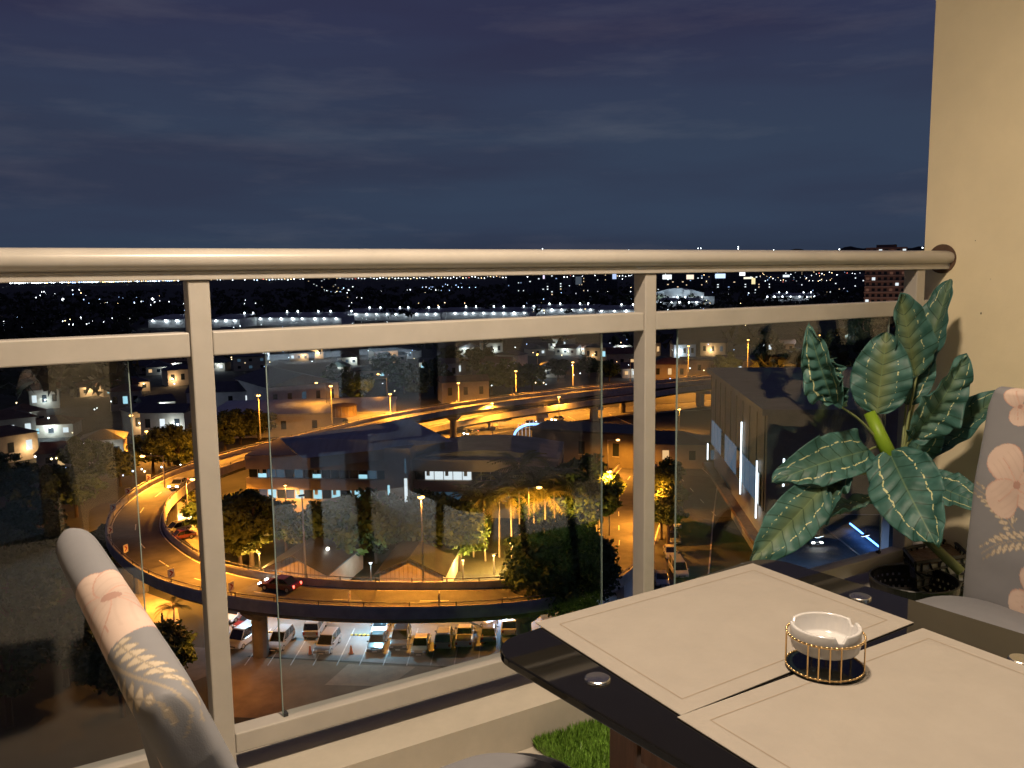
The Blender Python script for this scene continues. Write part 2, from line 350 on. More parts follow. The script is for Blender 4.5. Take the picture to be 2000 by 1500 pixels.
for x0, x1, zt in ((0, 24.4, 10.2), (28.9, 53, 9.7)):
    MB().box(((x0 + x1) / 2, 8, (7.75 + zt) / 2), (x1 - x0, 16.6, zt - 7.75)).build('parapet_band', M_wall, ob)
    MB().box(((x0 + x1) / 2, 8, 5.25), (x1 - x0, 16.6, 1.9)).build('spandrel_band', M_wall, ob)
    MB().box(((x0 + x1) / 2, 8, 1.3), (x1 - x0, 16.4, 2.6)).build('ground_wall', M_wall, ob)
    for zc, hz, row in ((6.97, 1.5, 0), (3.45, 1.66, 1)):
        n = 15; w = (x1 - x0 - .5) / n
        for k in range(n):
            xc = x0 + .25 + w * (k + .5)
            px = pix((OB[0] + ux[0] * xc, OB[1] + ux[1] * xc, zc))[0]
            if x0 < 5:
                if row == 0: m = {1: M_lit1, 2: M_lit2, 3: M_lit2, 5: M_lit2, 7: M_lit1, 12: M_lit1, 13: M_lit2}.get(k, M_pane)
                else: m = {1: M_lit2, 2: M_lit1, 4: M_lit2, 5: M_lit1, 7: M_lit1, 9: M_lit1, 11: M_lit1, 12: M_lit1}.get(k, M_pane)
            else:
                m = (M_lit3 if 1 <= k <= 5 else M_pane) if row == 0 else (M_lit2 if k in (2, 3, 4, 9) else M_pane)
            hz_ = hz * (.45 if (m is M_lit1 and row == 0) else 1); p = MB().box((xc, .42, zc - (hz - hz_) / 2), (w - .12, .06, hz_)).build('window_pane', m, ob)
            if hz_ < hz: MB().box((xc, .42, zc + hz_ / 2), (w - .12, .06, hz - hz_)).build('window_pane', M_pane, ob)
            MB().box((xc + w / 2, .36, zc), (.1, .14, hz)).build('mullion', M_frame, ob)
            if m in (M_lit1, M_lit3) and k % 2: MB().box((xc - w * .15, .37, zc + hz * .2), (w * .35, .03, hz * .55)).build('window_blind', mat('blind', (.5, .5, .48), .8), p)
MB().box((26.6, 3.2, 5.9), (4.4, 9.4, 11.8)).build('stair_tower', M_wall, ob)
MB().box((25.0, -1.53, 3.9), (.34, .06, 3.4)).build('light_slot', M_lit1, ob); MB().box((27.9, -1.53, 4.6), (.5, .06, 4.4)).build('light_slot', M_lit3, ob)
MB().box((27.9, -1.53, 8.9), (.3, .06, 2.4)).build('light_slot', M_lit2, ob)
# set-back upper storey with a grey hip roof
e0, e1 = local(at(572, 882, 11.6)), local(at(856, 851, 11.6)); r0, r1 = local(at(546, 856, 14.6)), local(at(800, 818, 14.6))
ev = e1 - e0; dpt = 2 * ((r0 - e0) - ev * ((r0 - e0) @ ev) / (ev @ ev)); dpt[2] = 0
f0, f1 = e0 + dpt, e1 + dpt
rf = MB(); rf.add([tuple(e0), tuple(e1), tuple(f1), tuple(f0), tuple(r0), tuple(r1)], [(0, 1, 5, 4), (2, 3, 4, 5), (1, 2, 5), (3, 0, 4), (3, 2, 1, 0)])
roof = rf.build('roof', M_roof, ob)
cxy = (e0 + e1 + f0 + f1) / 4; le = np.linalg.norm(ev[:2]); ld = np.linalg.norm(dpt[:2])
MB().box((cxy[0], cxy[1], 10.7), (le * .9, ld * .82, 1.9), math.atan2(ev[1], ev[0])).build('upper_wall', M_wall, ob)
for k in range(22):
    f = (k + .5) / 22; a = e0 + ev * f; c = r0 + (r1 - r0) * f; b = MB(); b.tube(a + np.array([0, 0, .03]), c + np.array([0, 0, .03]), .06, .06, 4); b.build('roof_seam', M_roof, roof)
# curved roof of the right wing
b = MB(); prof = [(28.9 + 24.2 * i / 14, 9.75 + 1.3 * math.sin(math.pi * i / 14)) for i in range(15)]
b.prismY(prof, 1.2, 15.6); b.build('vaulted_roof', mat('dark_roof', (.24, .23, .21), .6, noise=.3, scale=.3, detail=8), ob)
# entrance canopy
cn = [local(at(600, 1012, 3.2)), local(at(640, 985, 3.2)), local(at(690, 972, 3.2))]
b = MB(); P = spline(cn, 1.); b.sweep(P, [(-1.6, 0), (-1.6, .25), (1.6, .25), (1.6, 0)]); b.build('entrance_canopy', M_conc2, ob)
for k in (0, len(P) - 1): MB().tube((P[k][0], P[k][1], 0), (P[k][0], P[k][1], 3.2), .12, .12, 8).build('canopy_post', M_steel, ob)

# ================================================================== GENERIC HOUSE / SHED
def house(P, w, d, h, rz, wallm, roofm, rtype='hip', rh=1.8, lit=(), name='house', label=None, group=None, cat='house', nwin=3, floors=1, eave=.5):
    t = thing(name, (P[0], P[1], 0), label, cat, group, rz=rz)
    MB().box((0, 0, h / 2), (w, d, h)).build('wall', wallm, t)
    W2, D2 = w / 2 + eave, d / 2 + eave; b = MB()
    if rtype == 'hip':
        k = max(.1, W2 - D2); b.add([(-W2, -D2, h), (W2, -D2, h), (W2, D2, h), (-W2, D2, h), (-k, 0, h + rh), (k, 0, h + rh)], [(0, 1, 5, 4), (1, 2, 5), (2, 3, 4, 5), (3, 0, 4), (3, 2, 1, 0)])
    elif rtype == 'gable':
        b.add([(-W2, -D2, h), (W2, -D2, h), (W2, D2, h), (-W2, D2, h), (-W2, 0, h + rh), (W2, 0, h + rh)], [(0, 1, 5, 4), (1, 2, 5), (2, 3, 4, 5), (3, 0, 4), (3, 2, 1, 0)])
    elif rtype == 'gableY':
        b.add([(-W2, -D2, h), (W2, -D2, h), (W2, D2, h), (-W2, D2, h), (0, -D2, h + rh), (0, D2, h + rh)], [(0, 1, 4), (1, 2, 5, 4), (2, 3, 5), (3, 0, 4, 5), (3, 2, 1, 0)])
    else: b.box((0, 0, h + .2), (w + .6, d + .6, .4))
    b.build('roof', roofm, t)
    if name == 'house' and random.random() < .75:  # bulb and point light added to make the dark houses visible
        warm = random.random() < .35; x = random.uniform(-w * .4, w * .4); MB().sphere((x, -d / 2 - .3, min(h, 3.4) * .8), .16, 8, 5).build('added_porch_lamp', glow('added_porch_warm', (1, .7, .35), 12) if warm else glow('added_porch_white', (.85, .95, 1), 12), t)
        ld = bpy.data.lights.new('lamp_light', 'POINT'); ld.energy = random.uniform(300, 1200); ld.color = (1, .62, .3) if warm else (.75, .9, 1); ld.shadow_soft_size = .2
        lo = bpy.data.objects.new('lamp_light', ld); COL.objects.link(lo); lo.parent = t; lo.location = (x, -d / 2 - 1.6, min(h, 3.4) * .8)
    fh = h / floors
    for fl in range(floors):
        for k in range(nwin):
            x = -w / 2 + w * (k + .5) / nwin; m = lit[(fl * nwin + k) % len(lit)] if lit else M_pane
            q = MB().box((x, -d / 2 - .02, fl * fh + fh * .55), (min(1.3, w / nwin * .55), .06, fh * .38)).build('window', m, t)
            MB().box((x, -d / 2 - .05, fl * fh + fh * .55 - fh * .21), (min(1.5, w / nwin * .65), .14, .1)).build('sill', M_frame, q)
    return t
face = lambda P: math.atan2(P[1], P[0]) - math.pi / 2     # front towards the balcony

M_cream = mat('cream_wall', (.42, .37, .29), .9, noise=.15, scale=.5)
M_pale = mat('pale_wall', (.55, .55, .55), .9, noise=.15, scale=.5)
M_rust = mat('rusty_roof', (.14, .07, .045), .8, noise=.4, scale=.6, detail=8)
M_droof = mat('dark_tin_roof', (.06, .063, .07), .6, noise=.3, scale=.5, detail=8)
M_groof = mat('green_tin_roof', (.05, .085, .07), .6, noise=.3, scale=.5, detail=8)

# two gabled sheds behind the ramp parapet
for (ap, el_, er, lab) in (((571, 1092), (513, 1110), (636, 1118), 'orange lit gabled shed behind the ramp beside the left tree'), ((796, 1092), (740, 1117), (864, 1120), 'orange lit gabled shed behind the ramp near the palms')):
    A = at(*ap, 5.6); L_ = at(*el_, 3.6); R_ = at(*er, 3.6); wd = np.linalg.norm(R_[:2] - L_[:2]); dr = (R_ - L_)[:2] / wd; nv = np.array([-dr[1], dr[0]])
    O = (L_[:2] + R_[:2]) / 2
    t = thing('gabled_shed', (O[0], O[1], 0), lab, 'shed', 'gabled sheds inside the loop', rz=math.atan2(dr[1], dr[0])); w = wd / 2
    MB().prismY([(-w, 0), (w, 0), (w, 3.5), (0, 5.5), (-w, 3.5)], .3, 12).build('wall', mat('shed_wall', (.5, .4, .3), .85, noise=.15, scale=.6), t)
    for k in range(int(wd / .55)):
        x = -w + .3 + k * .55; zt = 5.45 - abs(x) / w * 2.0
        MB().box((x, .27, zt / 2), (.08, .06, zt)).build('batten', mat('shed_batten', (.36, .28, .2), .85), t)
    for s_ in (-1, 1):
        b = MB(); b.add([(0, -.5, 5.66), (s_ * (w + .5), -.5, 3.42), (s_ * (w + .5), 12.4, 3.42), (0, 12.4, 5.66), (0, -.5, 5.5), (s_ * (w + .5), -.5, 3.26), (s_ * (w + .5), 12.4, 3.26), (0, 12.4, 5.5)],
                        [(0, 1, 2, 3), (7, 6, 5, 4), (0, 4, 5, 1), (1, 5, 6, 2), (2, 6, 7, 3), (3, 7, 4, 0)]); b.build('roof_slope', M_droof, t)
    if ap[0] < 700:
        MB().sphere((w * .55, 5, 4.9), .22).build('roof_lamp', glow('white_bulb', (1, .9, .75), 12), t)

# ================================================================== STREET LAMPS
M_lens = glow('sodium_lens', (1.0, .5, .12), 9)
M_lensw = glow('led_lens', (.75, .88, 1.0), 30)
LAMPS = []
def lamp(head, base, z0, power=4500, col=(1.0, .36, .035), arm=0, lens=M_lens, lr=.34, lit=True, label=None, group='orange street lamps', Hh=None, over=0, bare=False):
    B = at(*base, z0); zt = z_at(B, head[1]) if Hh is None else z0 + Hh; hgt = zt - z0
    t = thing('street_lamp', tuple(B), label, 'street lamp', group)
    MB().tube((0, 0, 0), (0, 0, hgt + .1), .13, .07, 8).build('pole', M_steel, t)
    hx = np.array([0., 0.])
    if arm:
        q = onZdir = RC @ np.array([1., 0, 0]); hx = np.array([q[0], q[1]]) / np.linalg.norm(q[:2]) * arm
        MB().tube((0, 0, hgt), (hx[0], hx[1], hgt + .15), .06, .05, 6).build('arm', M_steel, t)
    if over:
        hx = -B[:2] / np.linalg.norm(B[:2]) * over; MB().tube((0, 0, hgt), (hx[0], hx[1], hgt + .2), .06, .05, 6).build('arm', M_steel, t)
    rz = math.atan2(hx[1], hx[0]) if arm or over else 0
    MB().box((0, 0, 0), (.75, .32, .16)).build('lamp_head', M_dark, t, loc=(hx[0], hx[1], hgt + .25), rz=rz, bevel=.03)
    if lit:
        MB().sphere((hx[0], hx[1], hgt + .06), (lr * 1.2, lr, lr * .6)).build('lens', lens, t, smooth=True)
        ld = bpy.data.lights.new('lamp_light', 'POINT' if bare else 'SPOT'); ld.energy = power * 6.3; ld.color = col; ld.shadow_soft_size = .25
        if not bare: ld.spot_size = math.radians(165); ld.spot_blend = .6
        lo = bpy.data.objects.new('lamp_light', ld); COL.objects.link(lo); lo.parent = t; lo.location = (hx[0], hx[1], hgt - .25)
    LAMPS.append(t); return t
W_ = (.72, .86, 1.0)
lamp((430, 1215), (446, 1352), 0, power=420, label='added lamp beside the earth lot, hidden behind the left post')  # added out of sight to turn the earth lot orange
lamp((281, 891), (322, 952), 7, arm=-3.2, label='tall twin-height lamp with a glowing arm over the left bend of the ramp')
lamp((376, 937), (366, 985), 7, power=3500, arm=1.0, label='orange lamp at the inner side of the ramp bend beside the left post')
lamp((423, 985), (428, 1106), 7, power=4200, arm=0, label='added lamp on the inner side of the ramp, hidden behind the left post')  # unseen extra lamp that brightens the lower left ramp
lamp((424, 938), (428, 1012), 0, power=4500, label='added lamp at the left end of the office building, hidden behind the left post')  # no visible source here; added to light the facade end and trees
lamp((400, 812), (402, 889), 7, power=4200, over=2.5, label='added lamp on the outer side of the ramp, hidden behind the left post')  # added unseen to light the upper stretch of the ramp
lamp((508, 770), (509, 858), 7, power=5200, over=2.5, label='slim pole with an added lit head on the ramp left of the warehouse roof')  # the pole is real, its lit head is added to brighten the ramp
lamp((648, 752), (649, 829), 7, power=5200, over=2.5, label='slim added lamp on the ramp in front of the round water tank')  # extra lamp put in to light this dark stretch of the ramp
lamp((827, 972), (827, 1139), 6.2, power=5200, arm=0, label='orange lamp standing alone on the ramp in front of the dark green tree')
lamp((597, 972), (597, 1129), 6.8, lit=False, arm=0, label='unlit slim lamp pole on the ramp in front of the left shed')
lamp((1050, 953), (1034, 1128), 0, power=5200, arm=1.4, label='orange lamp above the palm trees')
lamp((1190, 922), (1190, 1055), .4, power=5200, arm=0, label='bright orange lamp at the right end of the loop')
lamp((1155, 920), (1155, 1030), 0, lit=False, arm=0, label='unlit slim pole right of the palm trees')
lamp((1213, 860), (1187, 930), 0, power=2200, arm=2.0, label='orange lamp over the street corner right of the office building')
lamp((766, 767), (763, 806), 7, power=13000, over=3.0, label='orange lamp on the flyover nearest to the grey roof')
lamp((905, 746), (896, 784), 7, power=13000, over=3.0, label='orange lamp on the flyover in front of the orange wall')
lamp((1016, 723), (1008, 766), 7, power=13000, over=3.0, label='orange lamp on the flyover before the bushy tree')
lamp((1126, 706), (1119, 753), 7, power=13000, over=3.0, label='orange lamp on the flyover left of the middle post')
lamp((1232, 702), (1231, 745), 7, lit=False, arm=0, label='slim dark lamp pole on the flyover just left of the middle post')
lamp((1350, 675), (1344, 727), 7, power=13000, over=3.0, label='orange lamp on the flyover right of the middle post')
lamp((1468, 663), (1460, 720), 7, power=13000, over=3.0, label='orange lamp on the flyover above the dark mall')
lamp((737, 731), (757, 800), 0, power=3000, arm=-2.5, label='orange lamp on a long arm left of the flyover lamps')
lamp((618, 748), (640, 830), 0, power=900, arm=-2.6, label='orange lamp beyond the pale gabled hall')
lamp((1055, 692), (1050, 730), 0, power=2500, label='small orange lamp among the houses behind the flyover')
lamp((255, 812), (262, 900), 0, power=3000, label='reddish lamp beyond the left bend, upper of two')
lamp((286, 843), (290, 900), 0, power=2500, label='yellow lamp beyond the left bend, lower of two')
lamp((1600, 655), (1600, 690), 0, power=2500, label='small orange lamp far behind the mall, left of a pair')
lamp((1635, 655), (1635, 690), 0, power=2500, label='small orange lamp far behind the mall, right of a pair')
lamp((1005, 1062), (1002, 1120), 0, bare=True, power=1500, col=(1, .6, .18), label='low yellow garden lamp glowing among the palm trunks')
for i, (px, py, pw_, c_) in enumerate(((508, 1118, 900, (1, .5, .12)), (660, 1136, 900, (1, .55, .15)), (725, 1138, 160, (.6, .9, 1)), (905, 1132, 700, (1, .6, .18)), (965, 1122, 1100, (1, .6, .16)), (1060, 1126, 1100, (1, .6, .16)))):
    lamp((px, py), (px, py), 0, power=pw_ * .55, bare=True, col=c_, lens=M_lens if c_[2] < .5 else M_lensw, lr=.14, Hh=2.6, group='added garden lamps behind the ramp parapet', label='low added garden lamp behind the ramp parapet, %s from the left' % ORD[i])  # added behind the parapet to light trees and palms from below
for i, (px, py) in enumerate(((560, 1012), (880, 1000))): lamp((px, py), (px, py), 0, power=900, col=(1, .45, .1), lens=M_lens, lr=.2, Hh=5.5, group='added forecourt lamps', label='added orange lamp on the forecourt of the office building, %s from the left' % ORD[i])  # put in to brighten the office front and the tree crowns
lamp((366, 982), (371, 1012), 0, power=1600, col=(1, .62, .3), label='lamp lighting the pale yard inside the loop')
lamp((1330, 800), (1326, 850), 0, power=4200, label='orange lamp on the street behind the middle post')
lamp((1090, 815), (1092, 835), 0, power=4200, Hh=8, label='orange lamp on the wide street under the flyover')
lamp((960, 825), (962, 850), 0, power=4200, Hh=8, label='orange lamp on the wide street near the blue arch')
lamp((1262, 925), (1262, 1035), .3, power=5200, label='added orange lamp hidden behind the middle post')  # added unseen so the trees beside the post catch orange light
lamp((1580, 648), (1580, 685), 0, power=6000, col=W_, lens=M_lensw, lr=.55, label='white floodlight far behind the mall, left one', group='white lamps')
lamp((1658, 645), (1658, 690), 0, power=6000, col=W_, lens=M_lensw, lr=.6, label='bluish white floodlight far behind the mall, right one', group='white lamps')
# lamps under the ramp that light the car park and the lane (fixed to the soffit)
def soffit(px, py, z, power, col, label, kind, lens):
    P = at(px, py, z); t = thing('soffit_lamp', tuple(P), label, 'lamp', 'lamps under the ramp')
    MB().box((0, 0, .1), (1.0, .3, .14)).build('housing', M_dark, t); MB().box((0, 0, .0), (.9, .24, .06)).build('diffuser', lens, t)
    MB().tube((0, 0, .15), (0, 0, 1.1), .04, .04, 6).build('hanger', M_steel, t)
    ld = bpy.data.lights.new('lamp_light', 'AREA'); ld.energy = power; ld.color = col; ld.size = .8; ld.spread = math.radians(170)
    lo = bpy.data.objects.new('lamp_light', ld); COL.objects.link(lo); lo.parent = t; lo.location = (0, 0, -.06)
M_tube = glow('white_tube', (.7, .9, 1), 6)
soffit(735, 1162, 4.6, 1500, (.33, .75, 1.0), 'white lamp under the middle of the ramp above the parked cars', 'led', M_tube)
soffit(560, 1150, 5.0, 700, (.38, .78, 1.0), 'white lamp under the ramp above the silver cars', 'led', M_tube)
soffit(470, 1142, 5.2, 480, (.6, .8, 1.0), 'white lamp under the ramp above the white van', 'led', M_tube)
soffit(985, 1142, 4.0, 1300, (.3, .6, 1.0), 'bluish lamp under the right part of the ramp', 'led', M_tube)
soffit(318, 1105, 5.3, 2600, (1, .4, .05), 'orange lamp under the left bend of the ramp', 'sodium', M_lens)

# chevron signs on the outer parapet
chev = []
M_sign = mat('sign_face', (.75, .7, .62), .5); M_chv = mat('sign_red', (.35, .04, .02), .5)
for px, py in ((308, 913), (254, 941), (217, 984), (237, 1063), (290, 1096), (381, 1127), (497, 1150), (695, 1163), (867, 1153)):
    k = min(range(len(rp_pts)), key=lambda i: (pix(rp_pts[i])[0] - px) ** 2 + (pix(rp_pts[i])[1] - py) ** 2); p, t_, r = on_path(rp_pts, RL, RL[k], 3.15, 0)
    t = thing('chevron_sign', tuple(p), cat='sign', group='chevron signs on the ramp', rz=math.atan2(t_[1], t_[0]) + math.pi / 2 + (0 if px > 300 else .6))
    MB().tube((0, 0, 0), (0, 0, 1.9), .05, .05, 6).build('post', M_steel, t); MB().box((0, -.07, 1.65), (.75, .05, .95)).build('plate', M_sign, t)
    b = MB()
    b.add([(-.25, -.1, 1.95), (-.02, -.1, 1.95), (.27, -.1, 1.65), (.04, -.1, 1.65), (-.25, -.1, 1.35), (-.02, -.1, 1.35)], [(0, 3, 2, 1), (3, 4, 5, 2)]); b.build('chevron', M_chv, t)
    chev.append(t)
number(chev, 'small chevron sign on the ramp parapet, %s from the left')

# ================================================================== VEHICLES
M_glass = mat('car_glass', (.012, .014, .016), .06, spec=.8); M_tyre = mat('tyre', (.015, .015, .015), .9); M_rim = mat('alloy', (.5, .5, .5), .35, .9)
M_head = mat('headlight_glass', (.6, .62, .65), .15, spec=.8); M_tail = mat('tail_red', (.3, .01, .01), .3)
M_hon = glow('headlight_on', (1, .95, .85), 40); M_ton = glow('taillight_on', (1, .08, .05), 10)
PAINT = {k: mat('paint_' + k, c, .3, .1, coat=.6) for k, c in dict(white=(.46, .47, .48), silver=(.27, .28, .3), black=(.02, .02, .022), red=(.12, .012, .012), grey=(.14, .145, .15), gold=(.4, .33, .2)).items()}
SHAPES = {   # side profile of the lower body, and of the glasshouse (bottom and top) along X (nose at +X)
    'sedan': (4.4, 1.72, .82, 1.42, (-1.75, 1.0), (-1.0, .25)), 'mpv': (4.4, 1.75, .92, 1.68, (-2.05, 1.25), (-1.9, .35)),
    'suv': (4.6, 1.85, 1.0, 1.78, (-2.1, 1.0), (-1.85, .35)), 'van': (4.8, 1.8, 1.05, 2.0, (-2.35, 1.75), (-2.3, 1.05)), 'pickup': (5.0, 1.85, .98, 1.72, (-.6, 1.2), (-.45, .55))}
def car(P, rz, kind, paint, label, on=False, z=.02, group=None):
    L, Wd, hb, ht, gb, gt = SHAPES[kind]; t = thing('car' if kind not in ('van', 'pickup') else kind + ('_truck' if kind == 'pickup' else ''), (P[0], P[1], z), label, 'van' if kind == 'van' else ('pickup' if kind == 'pickup' else 'car'), group, rz=rz)
    w = Wd / 2; p = PAINT[paint]; x0, x1 = -L / 2, L / 2
    prof = [(x0 + .05, .32), (x0, .55), (x0 + .06, hb - .04), (x0 + .16, hb), (gb[0], hb + .02), (gb[1], hb), (x1 - .35, hb - .1), (x1 - .08, hb - .25), (x1, .55), (x1 - .06, .32)]
    b = MB(); n = len(prof); vs = []
    for y, k in ((-w, .93), (-w * .93, 1), (w * .93, 1), (w, .93)):
        for (x, zz) in prof: vs.append((x * (.985 if abs(y) == w else 1), y, .32 + (zz - .32) * k))
    fs = [(j * n + i, j * n + (i + 1) % n, (j + 1) * n + (i + 1) % n, (j + 1) * n + i) for j in range(3) for i in range(n)] + [tuple(range(n))[::-1], tuple(range(3 * n, 4 * n))]
    b.add(vs, fs); b.build('body', p, t, bevel=.03)
    zi = hb - .05; wt = w * .8; wb = w * .93
    MB().hexa([(gb[0], -wb, zi), (gb[1], -wb, zi), (gb[1], wb, zi), (gb[0], wb, zi)], [(gt[0], -wt, ht - .05), (gt[1], -wt, ht - .05), (gt[1], wt, ht - .05), (gt[0], wt, ht - .05)]).build('glasshouse', M_glass, t)
    MB().hexa([(gt[0] - .04, -wt - .02, ht - .09), (gt[1] + .05, -wt - .02, ht - .09), (gt[1] + .05, wt + .02, ht - .09), (gt[0] - .04, wt + .02, ht - .09)],
              [(gt[0] + .1, -wt * .9, ht), (gt[1] - .12, -wt * .9, ht), (gt[1] - .12, wt * .9, ht), (gt[0] + .1, wt * .9, ht)]).build('roof', p, t, bevel=.02)
    for s_ in (-1, 1):
        for (xb, xt) in ((gb[0], gt[0]), (gb[1], gt[1]), ((gb[0] + gb[1]) / 2, (gt[0] + gt[1]) / 2)):
            MB().tube((xb, s_ * (wb + .0), zi), (xt, s_ * (wt + .01), ht - .05), .045, .04, 4).build('pillar', p, t)
        MB().box((x1 - .1, s_ * w * .72, .62), (.16, .34, .18)).build('headlight', M_hon if on else M_head, t)
        MB().box((x0 + .04, s_ * w * .8, .72), (.1, .2, .26)).build('tail_light', M_ton if on else M_tail, t)
        MB().box((gb[1] - .25, s_ * (w + .1), hb + .08), (.12, .2, .14)).build('mirror', p, t)
        for xw in (x0 + .8, x1 - .85):
            wh = MB().tube((xw, s_ * (w - .2), .32), (xw, s_ * (w + .01), .32), .32, .32, 14).build('wheel', M_tyre, t)
            MB().tube((xw, s_ * w, .32), (xw, s_ * (w + .02), .32), .2, .2, 10).build('rim', M_rim, wh)
    MB().box((x1 - .02, 0, .5), (.06, Wd * .5, .16)).build('grille', M_dark, t)
    MB().box((x1 + .0, 0, .38), (.05, .5, .12)).build('number_plate', M_sign, t)
    if kind == 'pickup': MB().box(((x0 + gb[0]) / 2 + .02, 0, hb + .012), (gb[0] - x0 - .35, Wd * .82, .02)).build('cargo_bed', M_dark, t)
    return t
aim = math.atan2(-pd[1], -pd[0])
G = 'cars in the car park under the ramp'
for px, py, kd, pc, da, lab in ((548, 1250, 'mpv', 'silver', -.1, 'silver hatchback parked nearest the left post under the ramp'), (640, 1256, 'mpv', 'silver', -.1, 'silver people carrier parked alone beside the empty bays'),
        (616, 1224, 'suv', 'silver', math.pi, 'silver car parked behind the silver people carrier, seen from its rear'), (745, 1221, 'mpv', 'white', 0, 'white car parked in the rear row beside the empty bays'),
        (738, 1252, 'sedan', 'black', 0, 'small black car parked in the front row beside the empty bays'), (783, 1248, 'suv', 'black', 0, 'tall black car parked second right of the empty bays'),
        (822, 1258, 'sedan', 'gold', 0, 'car with an orange sheen on its bonnet parked in the front row'), (868, 1246, 'suv', 'silver', math.pi, 'silver car with orange lit roof edge, parked before the pale pier'),
        (908, 1241, 'pickup', 'white', math.pi, 'white pickup parked with its cargo bed to the balcony'), (955, 1234, 'sedan', 'grey', math.pi, 'grey car parked right of the white pickup'),
        (996, 1220, 'suv', 'white', math.pi, 'white car parked at the right end of the row'), (935, 1207, 'van', 'white', .8, 'white truck-like van parked behind the pickup'),
        (478, 1245, 'van', 'white', -.3, 'white van parked at the left post'), (487, 1211, 'sedan', 'red', -.3, 'dark red car parked behind the white van'), (462, 1197, 'sedan', 'white', -.3, 'white car parked farthest left under the ramp')):
    car(at(px, py, .6), aim + da, kd, pc, lab, group=G)
car(at(1325, 1112, .6), math.radians(-120), 'van', 'white', 'white van parked at the kerb right of the middle post')
for i, (px, py, pc) in enumerate(((1292, 1130, 'silver'), (1310, 1078, 'white'), (1316, 1050, 'grey'), (1318, 1022, 'silver'))): car(at(px, py, .6), math.radians(-125), 'sedan', pc, '%s car parked in the row right of the middle post, %s from the front' % (pc, ORD[i]), group='cars parked along the side street')
def ramp_car(px, py, lane, flip, kd, pc, lab):
    k = min(range(len(rp_pts)), key=lambda i: (pix(rp_pts[i])[0] - px) ** 2 + (pix(rp_pts[i])[1] - py) ** 2); p, t_, r = on_path(rp_pts, RL, RL[k], lane, 0)
    car(p, math.atan2(t_[1], t_[0]) + (math.pi if flip else 0), kd, pc, lab, on=True, z=p[2] + .01)
ramp_car(322, 948, -1.6, False, 'sedan', 'silver', 'pale car driving round the left bend of the ramp')
ramp_car(545, 1140, -1.5, True, 'sedan', 'red', 'dark red car driving on the lower stretch of the ramp')
for i, (px, py, pc, on) in enumerate(((893, 836, 'silver', True), (988, 817, 'white', True), (1036, 826, 'red', True), (1089, 818, 'white', True), (1108, 834, 'red', False), (920, 845, 'grey', True))):
    P = at(px, py, .6); car(P, math.radians(205 if i % 2 else 28), 'sedan', pc, 'car on the wide orange street under the flyover, %s from the left' % ORD[sorted([893, 988, 1036, 1089, 1108, 920]).index(px)], on=on, group='cars on the wide street')
car(at(345, 1032, .6), math.radians(200), 'mpv', 'white', 'white car parked in the pale yard inside the loop'); car(at(352, 1046, .6), math.radians(190), 'sedan', 'red', 'dark red car parked in the pale yard inside the loop')
# traffic cones
M_cone = mat('cone_orange', (.7, .16, .03), .5); cones = []
for px, py in ((606, 1278), (686, 1277), (499, 1214), (943, 1256)):
    q = at(px, py); t = thing('traffic_cone', (q[0], q[1], .012), cat='cone', group='traffic cones in the car park')
    MB().lathe([(.0, .05), (.2, .05), (.05, .95), (0, .95)], 12).build('cone', M_cone, t); MB().box((0, 0, .025), (.5, .5, .05)).build('base', M_dark, t)
    MB().lathe([(.152, .3), (.118, .47)], 12).build('reflective_band', M_sign, t); cones.append(t)
number(cones, 'orange traffic cone standing among the parked cars, %s from the left')
# person below the ramp
def person(P, rz, label):
    t = thing('person', (P[0], P[1], .02), label, 'person', rz=rz); me = bpy.data.meshes.new('body')
    J = [((0, 0, .92), .14), ((0, 0, 1.15), .145), ((0, 0, 1.38), .16), ((0, 0, 1.5), .065), ((0, .02, 1.62), .1), ((0, .01, 1.74), .085),
         ((.19, 0, 1.4), .07), ((.26, .02, 1.12), .05), ((.24, .1, .88), .038), ((-.19, 0, 1.4), .07), ((-.27, -.02, 1.12), .05), ((-.25, .06, .86), .038),
         ((.1, 0, .86), .1), ((.12, .03, .48), .068), ((.12, 0, .09), .045), ((.12, .14, .04), .04), ((-.1, 0, .86), .1), ((-.12, .0, .48), .068), ((-.13, -.05, .09), .045), ((-.14, .09, .04), .04)]
    E_ = [(0, 1), (1, 2), (2, 3), (3, 4), (4, 5), (2, 6), (6, 7), (7, 8), (2, 9), (9, 10), (10, 11), (0, 12), (12, 13), (13, 14), (14, 15), (0, 16), (16, 17), (17, 18), (18, 19)]
    me.from_pydata([j[0] for j in J], E_, []); o = link('body', me, mat('dark_clothing', (.03, .03, .035), .9), t)
    sk = o.modifiers.new('skin', 'SKIN'); o.modifiers.new('sub', 'SUBSURF').levels = 1
    for v, j in zip(me.skin_vertices[0].data, J): v.radius = (j[1], j[1])
    me.skin_vertices[0].data[0].use_root = True
    MB().sphere((0, -.005, 1.71), (.105, .11, .09), 10, 6).build('hair', mat('hair', (.01, .01, .01), .6), t)
    return t
person(at(318, 1226), 1.0, 'person in dark clothes standing on the orange lit lane below the ramp')

